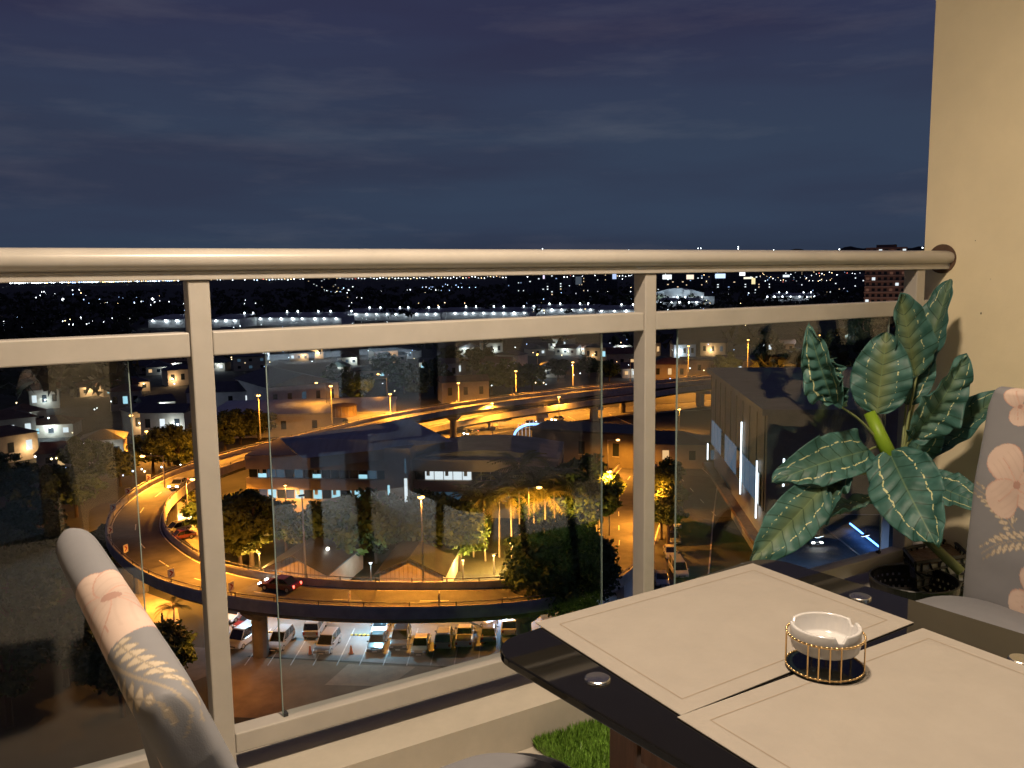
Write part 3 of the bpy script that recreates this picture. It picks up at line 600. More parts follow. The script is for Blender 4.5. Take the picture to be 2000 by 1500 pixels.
# ================================================================== TREES
def crown_mesh(seed, n_clump=46, per=90, leaf=.085, flat=.8):
    r = np.random.default_rng(seed); V = []; k = 0
    while k < n_clump:
        c = r.uniform(-1, 1, 3); d = np.linalg.norm(c)
        if d > 1 or d < .35: continue
        c = c * np.array([1, 1, flat]) * (.78 + .2 * r.random()); c[2] += .15 * (r.random() - .3); rad = r.uniform(.17, .34); k += 1
        dirs = r.normal(size=(per, 3)); dirs /= np.linalg.norm(dirs, axis=1)[:, None]
        pts = c + dirs * rad * (r.random((per, 1)) ** .4) * np.array([1, 1, .75])
        a = r.normal(size=(per, 3)); a /= np.linalg.norm(a, axis=1)[:, None]; b = np.cross(a, dirs); b /= np.linalg.norm(b, axis=1)[:, None] + 1e-6
        sz = leaf * r.uniform(.6, 1.3, (per, 1))
        V.append(np.stack([pts - a * sz, pts - b * sz * .55, pts + a * sz, pts + b * sz * .55], 1))
    V = np.concatenate(V).reshape(-1, 3); me = bpy.data.meshes.new('crown'); n = len(V) // 4
    me.from_pydata(V.tolist(), [], np.arange(4 * n).reshape(n, 4).tolist()); return me
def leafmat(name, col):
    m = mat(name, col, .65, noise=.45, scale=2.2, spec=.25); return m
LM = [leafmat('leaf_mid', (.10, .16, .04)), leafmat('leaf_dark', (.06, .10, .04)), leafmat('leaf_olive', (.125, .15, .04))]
CROWNS = [[None] * 3 for _ in range(4)]
for s_ in range(4):
    base = crown_mesh(100 + s_)
    for k in range(3):
        me = base if k == 0 else base.copy(); me.materials.clear(); me.materials.append(LM[k]); CROWNS[s_][k] = me
BIG = crown_mesh(55, 110, 130, .05, .85); BIG.materials.append(LM[1])
tm = MB(); tm.tube((0, 0, 0), (0, 0, .45), .035, .024, 8); tm.tube((0, 0, .42), (.05, .02, .75), .024, .01, 6)
for k in range(6):
    a = k * 1.05; tm.tube((0, 0, .34 + .04 * k), (.2 * math.cos(a), .2 * math.sin(a), .6 + .05 * k), .014, .005, 5)
TRUNK = tm.mesh('trunk')
TREES = {}
def tree(P, h, r, k=0, grp='trees', mesh=None, seed=None, name='tree', label=None):
    sd = random.randrange(4) if seed is None else seed; t = thing(name, (P[0], P[1], 0), label, 'tree', grp, rz=random.random() * 6.28)
    o = link('trunk', TRUNK, M_trunk, t); o.scale = (h, h, h)
    c = link('crown', mesh or CROWNS[sd][k], None, t); c.location = (0, 0, h - r * .9); c.scale = (r * 1.2, r * 1.2, r * random.uniform(1.0, 1.15))
    TREES.setdefault(grp, []).append(t); return t
# inside the loop
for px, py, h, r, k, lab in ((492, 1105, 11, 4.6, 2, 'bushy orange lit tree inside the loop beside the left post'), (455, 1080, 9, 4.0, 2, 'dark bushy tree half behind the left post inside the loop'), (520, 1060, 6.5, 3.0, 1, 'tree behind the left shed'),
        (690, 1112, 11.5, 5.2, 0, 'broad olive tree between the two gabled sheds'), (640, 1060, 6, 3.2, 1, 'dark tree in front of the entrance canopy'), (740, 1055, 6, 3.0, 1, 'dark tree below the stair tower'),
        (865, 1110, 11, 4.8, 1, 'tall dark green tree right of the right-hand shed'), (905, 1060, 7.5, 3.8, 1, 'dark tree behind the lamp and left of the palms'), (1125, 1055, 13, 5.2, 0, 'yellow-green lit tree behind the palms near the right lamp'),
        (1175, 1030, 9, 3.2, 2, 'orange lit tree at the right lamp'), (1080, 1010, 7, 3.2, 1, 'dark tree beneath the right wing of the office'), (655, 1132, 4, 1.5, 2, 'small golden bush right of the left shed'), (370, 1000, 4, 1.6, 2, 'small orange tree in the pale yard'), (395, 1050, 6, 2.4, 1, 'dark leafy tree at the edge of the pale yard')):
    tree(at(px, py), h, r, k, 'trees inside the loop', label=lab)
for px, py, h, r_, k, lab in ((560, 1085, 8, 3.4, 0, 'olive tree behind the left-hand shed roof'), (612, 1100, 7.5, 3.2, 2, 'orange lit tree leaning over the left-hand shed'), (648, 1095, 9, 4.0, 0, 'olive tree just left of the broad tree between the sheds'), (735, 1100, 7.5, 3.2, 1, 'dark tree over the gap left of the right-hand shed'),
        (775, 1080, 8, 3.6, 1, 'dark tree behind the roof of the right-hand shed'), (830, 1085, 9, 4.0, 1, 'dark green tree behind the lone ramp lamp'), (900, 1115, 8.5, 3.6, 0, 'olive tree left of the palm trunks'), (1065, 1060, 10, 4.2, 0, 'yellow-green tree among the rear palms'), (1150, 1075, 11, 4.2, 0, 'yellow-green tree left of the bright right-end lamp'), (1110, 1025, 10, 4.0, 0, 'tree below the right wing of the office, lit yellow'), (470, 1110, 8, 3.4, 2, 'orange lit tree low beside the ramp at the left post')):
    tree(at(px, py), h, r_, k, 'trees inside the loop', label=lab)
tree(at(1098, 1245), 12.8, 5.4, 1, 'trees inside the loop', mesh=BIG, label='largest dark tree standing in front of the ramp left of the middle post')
tree(at(1150, 1200), 9, 3.6, 1, 'trees inside the loop', label='dark bush tree right of the largest tree, by the pale retaining wall')
for px, py, h, r in ((1305, 1075, 8, 2.4), (1312, 1040, 8, 2.3), (1300, 1010, 8, 2.4), (1310, 985, 8, 2.3), (1292, 1055, 6, 2.0)): tree(at(px, py), h, r, 2, 'orange lit trees along the road right of the middle post')
for px, py, h, r in ((350, 925, 8, 3.5), (330, 910, 9, 4), (300, 925, 9, 4), (440, 880, 9, 4.2), (470, 868, 9, 4.2), (505, 860, 8, 3.8), (400, 880, 8, 3.6), (235, 950, 8, 3.6), (190, 950, 9, 4), (160, 930, 8, 3.6)): tree(at(px, py), h, r, 2, 'trees beyond the upper bend of the ramp')
for px, py, h, r in ((20, 990, 10, 4.6), (80, 1020, 10, 4.4), (150, 1010, 9, 4), (60, 1110, 10, 4.4), (10, 1190, 11, 4.6), (110, 1180, 9, 4), (180, 1160, 8, 3.2), (40, 1300, 10, 4.2), (20, 1420, 10, 4), (130, 1340, 9, 3.6), (190, 1290, 8, 3.2), (220, 1120, 7, 2.6), (240, 1400, 8, 3.2), (330, 1350, 7, 3)): tree(at(px, py), h, r, 1, 'dark trees at the foot of the balcony left of the ramp')
for px, py, h, r in ((820, 782, 11, 5), (850, 770, 12, 5.5), (790, 770, 11, 5), (960, 770, 11, 5), (1000, 772, 12, 5.6), (1040, 765, 10, 4.6), (700, 790, 10, 4.5), (760, 745, 12, 5.5), (880, 735, 12, 5.5), (940, 735, 12, 5.5), (1090, 745, 9, 4), (1150, 740, 9, 4), (1190, 745, 8, 3.6), (660, 770, 10, 4.5), (620, 790, 9, 4), (1420, 740, 10, 4.6), (1500, 735, 10, 4.6)): tree(at(px, py), h, r, random.choice((0, 1, 1)), 'trees along the far side of the flyover')
number(TREES['orange lit trees along the road right of the middle post'], 'small orange lit tree right of the middle post, %s from the left')
number(TREES['trees beyond the upper bend of the ramp'], 'tree beyond the upper bend of the ramp, %s from the left in that row')
number(TREES['dark trees at the foot of the balcony left of the ramp'], 'dark tree in the unlit ground left of the ramp, %s from the left')
number(TREES['trees along the far side of the flyover'], 'dark tree on the far side of the flyover, %s from the left in that belt')
# palms
def frond(seed):
    r = np.random.default_rng(seed); b = MB(); n = 15; pts = []
    for i in range(n + 1):
        t = i / n; pts.append(np.array([t * 1.0, 0, .35 * math.sin(t * 1.7) - .62 * t * t]))
    for i in range(n):
        b.tube(pts[i], pts[i + 1], .018 * (1 - i / n) + .004, .018 * (1 - (i + 1) / n) + .004, 4, caps=False)
        for s_ in (-1, 1):
            if i < 2: continue
            L = .36 * math.sin(math.pi * (.12 + .84 * i / n)); p = pts[i]; q = p + np.array([L * .55, s_ * L * .8, -L * .35 * r.uniform(.6, 1.4)])
            b.add([p, p + np.array([.05, 0, 0]), q], [(0, 1, 2)])
    return b.mesh('frond')
FR = [frond(i) for i in range(3)]; M_frond = mat('palm_green', (.2, .2, .06), .55, noise=.35, scale=4)
for f in FR: f.materials.append(M_frond)
tb = MB()
for i in range(10): tb.tube((0.004 * i, 0, i / 10), (0.004 * (i + 1), 0, (i + 1) / 10), .03 - .001 * i, .026 - .001 * i, 8, caps=i in (0, 9))
PT = tb.mesh('trunk'); PT.materials.append(mat('palm_trunk', (.3, .24, .17), .9, noise=.3, scale=6)); palms = []
for px, py, h, L in ((948, 1096, 9, 3.6), (975, 1088, 10.5, 3.8), (1000, 1098, 9.5, 3.6), (1015, 1078, 12, 4.0), (1042, 1090, 10, 3.7), (1066, 1094, 9, 3.6), (1085, 1078, 11, 3.8), (925, 1088, 8.5, 3.4)):
    P = at(px, py); t = thing('palm_tree', (P[0], P[1], 0), cat='palm tree', group='palms inside the loop', rz=random.random() * 6)
    o = link('trunk', PT, None, t); o.scale = (5, 5, h)
    for k in range(15):
        o = link('frond', FR[k % 3], None, t); o.location = (.02 * h, 0, h - .1); a = k * 2.399; o.rotation_euler = (random.uniform(-.3, .3), random.uniform(-.75, .35), a); o.scale = (L * 1.2, L * 1.2, L * 1.2)
    palms.append(t)
number(palms, 'yellow lit palm tree inside the loop, %s from the left of the palm group')
P = at(340, 1240); t = thing('palm_tree', (P[0], P[1], 0), 'dark palm silhouetted against the orange lane below the ramp', 'palm tree'); o = link('trunk', PT, None, t); o.scale = (4, 4, 3.2)
for k in range(13):
    o = link('frond', FR[k % 3], None, t); o.location = (.02, 0, 3.1); o.rotation_euler = (0, random.uniform(-.6, .3), k * 2.399); o.scale = (2.1, 2.1, 2.1)

# ================================================================== DARK MALL ON THE RIGHT
# facade line runs towards the balcony
F0, F1 = at(1388, 905, 4.0)[:2], at(1490, 1055, 4.0)[:2]
fu = (F1 - F0) / np.linalg.norm(F1 - F0); fn = np.array([-fu[1], fu[0]])          # fn points right, into the block
FLn = np.linalg.norm(F1 - F0)
mall = thing('mall_building', (F0[0], F0[1], 0), 'huge dark windowless mall with white vertical light strips', 'building', rz=math.atan2(fu[1], fu[0]))
M_mall = mat('dark_cladding', (.2, .185, .17), .6, noise=.25, scale=.25, detail=8); M_mallw = mat('white_panel', (.5, .52, .55), .6, noise=.1, scale=.4)
zm = z_at(F0, 728)
MB().box((FLn / 2, 24, (zm + 8.0) / 2), (FLn + 2, 48, zm - 8.0)).build('wall', M_mall, mall)
GS = FLn - 26
MB().box((GS / 2 - 1, 24.3, 3.95), (GS, 47, 7.9)).build('ground_storey', M_mallw, mall)
for yy in (1.2, 16, 31, 46): MB().box((FLn - .6, yy, 3.95), (.9, .9, 7.9)).build('column', M_mallw, mall)
MB().box((FLn / 2 + GS / 2, .4, 3.95), (FLn - GS - 1.4, .5, 7.9)).build('side_wall', M_mallw, mall)
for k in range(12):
    x = 1.5 + (FLn - 3) * (k + .5) / 12; MB().box((x, -.12, 10.4), ((FLn - 3) / 12 - .5, .16, 4.4)).build('wash_panel', glow('blue_wash_glow', (.22, .36, .55), .3) if k % 4 != 3 else M_pane, mall)  # panel glow stands in for bluish light washing the lower facade
MB().box((FLn / 2, -.5, 3.6), (FLn + 3, 1.6, .6)).build('ledge', mat('brown_ledge', (.24, .15, .09), .8, noise=.3, scale=.5), mall)
MB().box((FLn / 2, 24, zm + .4), (FLn + 3, 49.5, .8)).build('cornice', M_mall, mall)
nP = 9
for k in range(nP + 1):
    MB().box((FLn * k / nP, -.08, (zm + 8) / 2), (.16, .12, zm - 8)).build('panel_joint', M_dark, mall)
M_strip = glow('white_led', (.85, .93, 1), 3.2)
for px, y0, y1 in ((1382, 866, 898), (1450, 824, 965), (1481, 900, 1012), (1539, 896, 950)):
    # find the facade point under that picture column
    best = min((abs(pix((F0[0] + fu[0] * s, F0[1] + fu[1] * s, 8))[0] - px), s) for s in np.linspace(-2, FLn + 12, 400))[1]
    Pq = (F0[0] + fu[0] * best, F0[1] + fu[1] * best); z1, z0 = z_at(Pq, y0), max(.5, z_at(Pq, y1))
    MB().box((best, -.3, (z0 + z1) / 2), (.16, .2, z1 - z0)).build('light_strip', M_strip, mall)
# open lit drive at the near end of the mall
DV = [at(1500, 1130), at(1790, 1120), at(1790, 960), at(1490, 975)]
sheet('mall_drive', DV, .02, mat('drive_asphalt', (.16, .17, .19), .6, noise=.25, scale=.4), 'blue lit drive beside the mall', 'road')
for i, (px, py) in enumerate(((1600, 1048), (1690, 1046))):
    P = at(px, py, 7.2); t = thing('canopy_lamp', tuple(P), 'white lamp over the blue lit drive, %s from the left' % ORD[i], 'lamp', 'lamps over the drive'); MB().box((0, 0, .1), (1.4, .4, .15)).build('housing', M_dark, t); MB().box((0, 0, 0), (1.2, .3, .08)).build('diffuser', M_tube, t)
    MB().tube((0, 0, .1), (0, 0, .8), .04, .04, 6).build('hanger', M_steel, t)
    ld = bpy.data.lights.new('lamp_light', 'AREA'); ld.energy = 900; ld.color = (.35, .58, 1); ld.size = 1.2; lo = bpy.data.objects.new('lamp_light', ld); COL.objects.link(lo); lo.parent = t; lo.location = (0, 0, -.1)
P0, P1 = at(1660, 1030, .3), at(1728, 1085, .3); b = MB(); b.tube(P0 + np.array([0, 0, .6]), P1 + np.array([0, 0, .6]), .12, .12, 6); t = tag(b.build('light_tube', glow('blue_led', (.1, .3, 1.0), 9)), 'bright blue light line along the drive', 'light')
b = MB(); b.tube(at(1610, 1030, .5), at(1680, 1085, .5), .12, .12, 6); tag(b.build('guard_pipe', M_frame), 'pale pipe barrier in the middle of the blue lit drive', 'barrier')
car(at(1584, 1052, .6), math.radians(-115), 'sedan', 'white', 'car with lit headlights on the blue drive', on=True)
bt = thing('canopy_building', tuple([*at(1745, 1090)[:2], 0]), 'pale block at the right end of the blue lit drive', 'building', rz=math.atan2(fu[1], fu[0]))
MB().box((0, 3, 4), (5, 4, 8)).build('wall', M_mallw, bt); MB().box((0, 3, 8.2), (5.6, 4.6, .4)).build('roof', M_droof, bt)

# ================================================================== MID-DISTANCE BUILDINGS
t = house(at(560, 792), 22, 30, 8, face(at(560, 792)) + .35, M_pale, M_droof, 'gableY', 3.2, (M_pane, M_pane, M_lit2), 'gabled_hall', 'pale gabled hall with small dark windows behind the left of the flyover', nwin=5)
house(at(460, 790), 26, 14, 5, face(at(460, 790)) - .2, M_pale, M_droof, 'gable', 2.5, (M_lit3, M_pane, M_pane, M_lit3), 'long_shed', 'long dark-roofed shed with one lit window left of the gabled hall', nwin=5)
house(at(490, 722), 14, 9, 6, face(at(490, 722)), M_cream, M_droof, 'flat', 1, (M_pane, M_lit2), 'flat_roof_house', 'pale flat-roofed house above the gabled hall', floors=2)
house(at(905, 782), 15, 8, 6.5, face(at(905, 782)) + .2, M_cream, M_rust, 'gable', 1.6, (M_pane,), 'orange_lit_house', 'orange lit plain-walled house behind the flyover lamp')
house(at(1215, 728), 12, 9, 8, face(at(1215, 728)), M_cream, M_rust, 'gable', 2.2, (M_pane, M_pane, M_lit4), 'red_roof_house', 'house with rusty roof just left of the middle post')
house(at(1308, 740), 13, 9, 6, face(at(1308, 740)), M_cream, M_rust, 'hip', 2, (M_pane, M_lit4), 'cream_house', 'cream house with small windows just right of the middle post')
house(at(1405, 732), 30, 10, 6, face(at(1405, 732)), M_cream, M_droof, 'flat', 2, (M_lit3, M_pane, M_pane, M_lit3), 'low_hall', 'low cream hall with lit windows behind the right of the flyover', nwin=6)
P = at(640, 838); rr = house(at(600, 835), 46, 26, 5.5, face(at(600, 835)) - .15, M_pale, M_roof, 'flat', .6, (M_pane,), 'flat_warehouse', 'broad warehouse with flat grey roof just behind the ramp', nwin=6)
P = at(672, 812, 5.7); t = thing('water_tank', tuple(P), 'round water tank on the grey warehouse roof', 'tank')
MB().lathe([(0, 0), (3.1, 0), (3.1, 2.6), (3.3, 2.7), (0, 3.3)], 24).build('shell', mat('tank_rust', (.2, .14, .09), .8, noise=.3, scale=.8), t, smooth=False)
for k in range(12): a = k * math.pi / 6; MB().box((3.12 * math.cos(a), 3.12 * math.sin(a), 1.3), (.12, .12, 2.6), a).build('rib', M_steel, t)
# blue lit arch on the street
P = at(1042, 862); t = thing('lit_arch', (P[0], P[1], 0), 'small arch outlined in blue and white lights by the street', 'arch', rz=face(P)); b = MB()
pts = [(4.6 * math.cos(a), 0, 1.2 + 3.0 * math.sin(a)) for a in np.linspace(0, math.pi, 22)]; b.path(pts, .3, 6); b.build('light_tube', glow('blue_white_led', (.25, .5, 1.0), 3.0), t)
for x in (-4.6, 4.6): MB().box((x, 0, .6), (.5, .5, 1.2)).build('footing', M_conc, t)
for k in range(9): x = -3.6 + k * .9; MB().tube((x, .1, 0), (x, .1, 5.2 - abs(x) * .3), .06, .06, 5).build('mast', glow('pale_led', (.7, .8, 1), .8), t)
house(at(1118, 880), 8, 5, 4, face(at(1118, 880)), M_pale, M_droof, 'flat', 1, (M_lit1, M_lit3), 'kiosk', 'small kiosk glowing blue right of the office building')
house(at(1150, 900), 22, 10, 7, face(at(1150, 900)) - .3, mat('brown_wall', (.16, .14, .1), .9, noise=.2, scale=.4), M_droof, 'flat', 1, (M_pane,), 'brown_block', 'plain brown block at the right end of the office building')
house(at(1228, 900), 5, 4, 5, face(at(1228, 900)), M_pale, M_droof, 'flat', 1, (M_lit3,), 'guard_house', 'small white lit guard house left of the middle post', nwin=2)
house(at(1300, 905), 16, 9, 5, face(at(1300, 905)), M_cream, M_droof, 'hip', 2, (M_pane, M_lit4), 'low_shop', 'low shop with dark roof right of the middle post')
house(at(1355, 905), 12, 8, 5, face(at(1355, 905)), M_cream, M_groof, 'flat', 2, (M_lit2, M_pane), 'terrace_house', 'green-topped terrace left of the mall', floors=1)
# scattered houses behind the flyover
hs = []
for i in range(60):
    px = 20 + i * 29 + random.uniform(-12, 12); py = random.choice((690, 700, 712, 724, 736)) + random.uniform(-6, 6) + (1000 - px) * .013
    if 430 < px < 620 and py > 700: py -= 40
    P = at(px, py)
    o = house(P, random.uniform(8, 13), random.uniform(7, 10), random.choice((3.4, 3.6, 6.2)), face(P) + random.uniform(-.6, .6), random.choice((M_cream, M_pale, M_cream)), random.choice((M_rust, M_droof, M_droof, M_groof)), random.choice(('hip', 'gable', 'gableY')),
              random.uniform(1.4, 2.4), random.choices((M_pane, M_lit3, M_lit4, M_lit2, M_lit1), (6, 2, 1.5, 1.5, 1), k=6), 'house', None, 'houses behind the flyover', nwin=3); hs.append(o)
number(hs, 'small dark house among the trees behind the flyover, %s from the left')
hs = []
for i in range(18):
    px = 5 + i * 20 + random.uniform(-8, 8); py = random.choice((760, 800, 850, 900)) + random.uniform(-12, 12); P = at(px, py)
    hs.append(house(P, random.uniform(8, 12), 8, random.choice((3.4, 6)), face(P) + random.uniform(-.5, .5), M_cream, random.choice((M_rust, M_droof)), random.choice(('hip', 'gable')), 1.8, random.choices((M_pane, M_lit3, M_lit1, M_lit4), (5, 2, 1.5, 1), k=6), 'house', None, 'houses left of the ramp'))
number(hs, 'house with lit windows in the dark left of the ramp, %s from the left')
# long sheds with rows of white lamps
M_bulb = glow('white_bulb_far', (.8, .93, 1), 22); sh = []
for px0, px1, py, dz in ((290, 362, 640, 0), (413, 470, 640, 0), (500, 668, 636, 0), (670, 862, 626, 0), (860, 1035, 624, 0), (1030, 1165, 617, 0), (1165, 1262, 620, 0), (1285, 1370, 600, 0), (1490, 1600, 588, 0)):
    A, B = at(px0, py), at(px1, py); w = np.linalg.norm((B - A)[:2]); C = (A + B) / 2; rz = math.atan2(B[1] - A[1], B[0] - A[0])
    t = thing('lit_shed', (C[0], C[1], 0), None, 'shed', 'long far sheds with rows of lamps', rz=rz); d = 26.
    MB().box((0, d / 2, 3.5), (w, d, 7)).build('wall', M_pale, t); b = MB(); b.add([(-w / 2, -.8, 6.6), (w / 2, -.8, 6.6), (w / 2, d, 9.8), (-w / 2, d, 9.8), (-w / 2, -.8, 6.3), (w / 2, -.8, 6.3)], [(0, 1, 2, 3), (4, 5, 1, 0)]); b.build('roof', mat('white_roof', (.24, .26, .27), .6, noise=.2, scale=.1), t)
    n = max(3, int(w / 9))
    for k in range(n):
        x = -w / 2 + w * (k + .5) / n + random.uniform(-1, 1)
        MB().sphere((x, -1.2, 5.7), random.uniform(.45, .85), 6, 4).build('lamp', M_bulb, t)
        if k % 3: MB().sphere((x + 3, d * .9, 10.6), .55, 6, 4).build('lamp', M_bulb, t)
    ld = bpy.data.lights.new('lamp_light', 'AREA'); ld.shape = 'RECTANGLE'; ld.energy = 5 * w; ld.color = (.75, .9, 1); ld.size = w * .9; ld.size_y = .6; lo = bpy.data.objects.new('lamp_light', ld); COL.objects.link(lo); lo.parent = t; lo.location = (0, -2.2, 6.0); lo.rotation_euler = (math.radians(35), 0, 0)
    sh.append(t)
number(sh, 'long low shed with a row of white lamps, %s from the left')
# distant blocks and towers
def tower(px, dist, w, ytop, ncol, fh, wallm, lits, wts, name, label, group=None, d=None, cat='building'):
    q = far(px, dist); h = z_at(q, ytop); t = thing(name, (q[0], q[1], 0), label, cat, group, rz=face(q)); d = d or w * .7
    MB().box((0, d / 2, h / 2), (w, d, h)).build('wall', wallm, t); MB().box((0, d / 2, h + fh * .25), (w * .5, d * .5, fh * .5)).build('roof_house', wallm, t)
    nf = int(h / fh)
    for i in range(nf):
        z = h - fh * (i + .6)
        if pix((q[0], q[1], z))[1] > 660: break
        for k in range(ncol):
            m = random.choices(lits, wts)[0]
            if m is None: continue
            MB().box((-w / 2 + w * (k + .5) / ncol, -.1, z), (w / ncol * (.55 if name == 'apartment_tower' else .3), .3, fh * (.5 if name == 'apartment_tower' else .32))).build('window', m, t)
        if name == 'apartment_tower': MB().box((0, -.5, z - fh * .42), (w + .4, 1.2, fh * .16)).build('floor_slab', mat('tower_slab', (.36, .27, .22), .8), t)
    return t
M_brick = mat('tower_wall', (.09, .05, .042), .9, noise=.2, scale=.2)
tw = tower(1730, 600, 24, 483, 7, 3.5, mat('tower_shell', (.2, .13, .11), .9), (M_pane, glow('red_dim', (.35, .16, .1), .25), M_lit3), (12, 3, .9), 'apartment_tower', 'tall dark apartment tower with a grid of windows beside the right wall')
ld = bpy.data.lights.new('lamp_light', 'SPOT'); ld.energy = 20000; ld.color = (1, .6, .42); ld.spot_size = math.radians(70); ld.shadow_soft_size = 1.
lo = bpy.data.objects.new('lamp_light', ld); COL.objects.link(lo); lo.parent = tw; lo.location = (-6, -45, 3); lo.rotation_euler = (math.radians(118), 0, 0)
M_w1 = glow('far_white', (.85, .95, 1), 1.6); M_w2 = glow('far_warm', (1, .75, .45), 1.2); M_w3 = glow('far_blue', (.4, .6, 1), 1.0); M_blk = mat('far_block', (.07, .075, .085), .9)
specs = []
for i, (px, dist, w, yt) in enumerate(((615, 2600, 60, 541), (640, 2700, 50, 543), (1010, 1500, 34, 539), (1065, 1500, 60, 536), (1130, 1350, 22, 541), (1150, 1300, 24, 540), (1185, 1700, 40, 530), (1300, 1600, 70, 538), (1345, 1800, 60, 532), (1440, 1700, 80, 534), (1500, 1500, 44, 552), (1540, 1450, 40, 556), (1585, 1500, 46, 553), (1620, 1500, 36, 556), (1660, 1600, 50, 540), (1400, 2600, 30, 500), (1560, 2400, 26, 506))):
    specs.append(tower(px, dist, w, yt, 8, 4.5, M_blk, (None, M_pane, M_w1, M_w2, M_w3), (5, 8, 1.1, .5, .3), 'far_block', None, 'far blocks under the horizon'))
number(specs, 'distant dark block with tiny lit windows, %s from the left near the horizon')
# white lit plant hall on the right
q = far(1325, 1050); t = thing('lit_plant', (q[0], q[1], 0), 'white floodlit industrial hall with vaulted roof right of the middle post', 'building', rz=face(q))
MB().box((0, 12, 7), (60, 24, 14)).build('wall', M_pale, t); b = MB(); b.prismY([(-30 + 60 * i / 12, 14 + 6 * math.sin(math.pi * i / 12)) for i in range(13)], 0, 24); b.build('vaulted_roof', mat('pale_roof', (.5, .52, .54), .6), t)
MB().box((34, 6, 5), (16, 12, 10)).build('annex', M_pale, t); MB().box((10, -2, 9), (7, 5, 18)).build('silo_frame', M_pale, t)
for k in range(8): MB().box((-26 + k * 7, -.1, 9), (3.4, .3, 3.2)).build('window', M_lit3 if k % 3 == 0 else M_pane, t)
for k in range(5): MB().sphere((-28 + k * 14, -4, 8), .9, 6, 4).build('lamp', M_bulb, t)
for x in (-20, 15):
    ld = bpy.data.lights.new('lamp_light', 'SPOT'); ld.energy = 16000; ld.color = (.7, .88, 1); ld.spot_size = math.radians(120); ld.shadow_soft_size = 1.
    lo = bpy.data.objects.new('lamp_light', ld); COL.objects.link(lo); lo.parent = t; lo.location = (x, -26, 10); lo.rotation_euler = (math.radians(80), 0, 0)
# lit billboards near the horizon
bb = []
for px, py, w, hh, dist, c, s_ in ((1303, 541, 20, 12, 1200, (.9, .97, 1), 3), (1348, 541, 16, 12, 1200, (1, .8, .62), 2.5), (1407, 539, 22, 12, 1200, (.55, .72, 1), 3), (1450, 535, 12, 9, 1200, (.95, .97, 1), 4), (1472, 549, 8, 16, 1100, (1, .85, .45), 2), (1462, 543, 20, 5, 1100, (1, .92, .7), 2.5), (1536, 539, 14, 6, 1300, (.8, .92, 1), 2.5), (1200, 540, 9, 14, 1300, (.5, .65, 1), 2), (1062, 541, 4, 10, 1300, (.85, .75, 1), 2.5), (1130, 548, 14, 22, 1250, (.32, .4, .5), .35)):
    q = far(px, dist); z = z_at(q, py); t = thing('billboard', (q[0], q[1], 0), None, 'billboard', 'lit boards near the horizon', rz=face(q)); k = dist / FPX
    MB().box((0, 0, z), (w * k * .85, .6, hh * k * .7)).build('board', glow('board_%d' % px, c, s_ * .5), t)
    for x in (-w * k * .3, w * k * .3): MB().tube((x, .6, 0), (x, .6, z), .3, .3, 6).build('post', M_dark, t)
    bb.append(t)
number(bb, 'plain glowing board near the horizon, %s from the left')

# far woodland and countless far lights
cl = []; r = np.random.default_rng(3); V = []
for i in range(2600):
    d = 300 * (10 ** (r.random() * .95)); px = r.uniform(-60, 1860); q = far(px, d)
    if (d < 420 and 250 < px < 1500) or (430 < d < 760 and 270 < px < 1640): continue
    R_ = r.uniform(3.5, 7.5); zc = R_ * .9; m = 14
    dr = r.normal(size=(m, 3)); dr /= np.linalg.norm(dr, axis=1)[:, None]; dr[:, 2] = abs(dr[:, 2])
    p = np.array([q[0], q[1], zc]) + dr * R_ * np.array([1, 1, .75]); a = r.normal(size=(m, 3)); a /= np.linalg.norm(a, axis=1)[:, None]; bb_ = np.cross(a, dr)
    s_ = R_ * .55; V.append(np.stack([p - a * s_, p + bb_ * s_, p + a * s_], 1))
V = np.concatenate(V).reshape(-1, 3); me = bpy.data.meshes.new('far_woodland'); me.from_pydata(V.tolist(), [], np.arange(len(V)).reshape(-1, 3).tolist())
tag(link('far_woodland', me, mat('far_leaf', (.03, .035, .02), .9)), 'dark mass of trees between the far houses', 'woodland', kind='stuff')
LP = {'white': [], 'warm': [], 'blue': [], 'red': []}
def spot(k, q, z, s_): LP[k].append((q[0], q[1], z, s_))
for i in range(420):       # scattered town lights
    if i % 9 == 0: ccx, ccy, cck = r.uniform(-20, 1790), 560 + 80 * r.random() ** 1.4, r.choice(['white', 'white', 'warm', 'blue'])
    px = ccx + r.normal() * 30; py = max(549, ccy + r.normal() * 4) + (1000 - px) * .0133
    if px > 1000 and r.random() < .4: py = r.uniform(533, 552)
    P = at(px, max(py, 542 + (1000 - px) * .0133), 5); d = np.linalg.norm(P[:2]); spot(cck if r.random() < .7 else r.choice(['white', 'warm', 'blue']), P, 5 + r.random() * 3, d / FPX * r.uniform(.3, .95))
for i in range(150):       # lights between the near houses
    px = r.uniform(0, 1500); py = r.uniform(665, 760) + (1000 - px) * .0133; P = at(px, py, 4)
    if px < 400: py = r.uniform(700, 950); P = at(px, py, 4)
    spot(r.choice(['white', 'white', 'warm', 'blue']), P, r.uniform(3, 6), r.uniform(.1, .24))
for px in np.arange(20, 350, 4.2): spot(r.choice(['white', 'white', 'warm', 'blue']) if px > 90 else 'white', far(px, 6200), z_at(far(px, 6200), 553 - (px / 330) * 5 + r.uniform(-1, 1)), r.uniform(3, 6))
for px in list(np.arange(412, 1240, 6.)) : spot(r.choice(['white', 'white', 'warm', 'blue', 'red'], p=[.45, .25, .18, .07, .05]), far(px, 6200), z_at(far(px, 6200), 546 - (px - 412) * .009 + r.uniform(-1.5, 2)), r.uniform(1.5, 4.5))
for px in np.arange(1285, 1780, 5.): spot(r.choice(['white', 'warm', 'blue', 'red'], p=[.5, .3, .1, .1]), far(px, 3000), z_at(far(px, 3000), r.uniform(530, 552)), r.uniform(.6, 1.8))
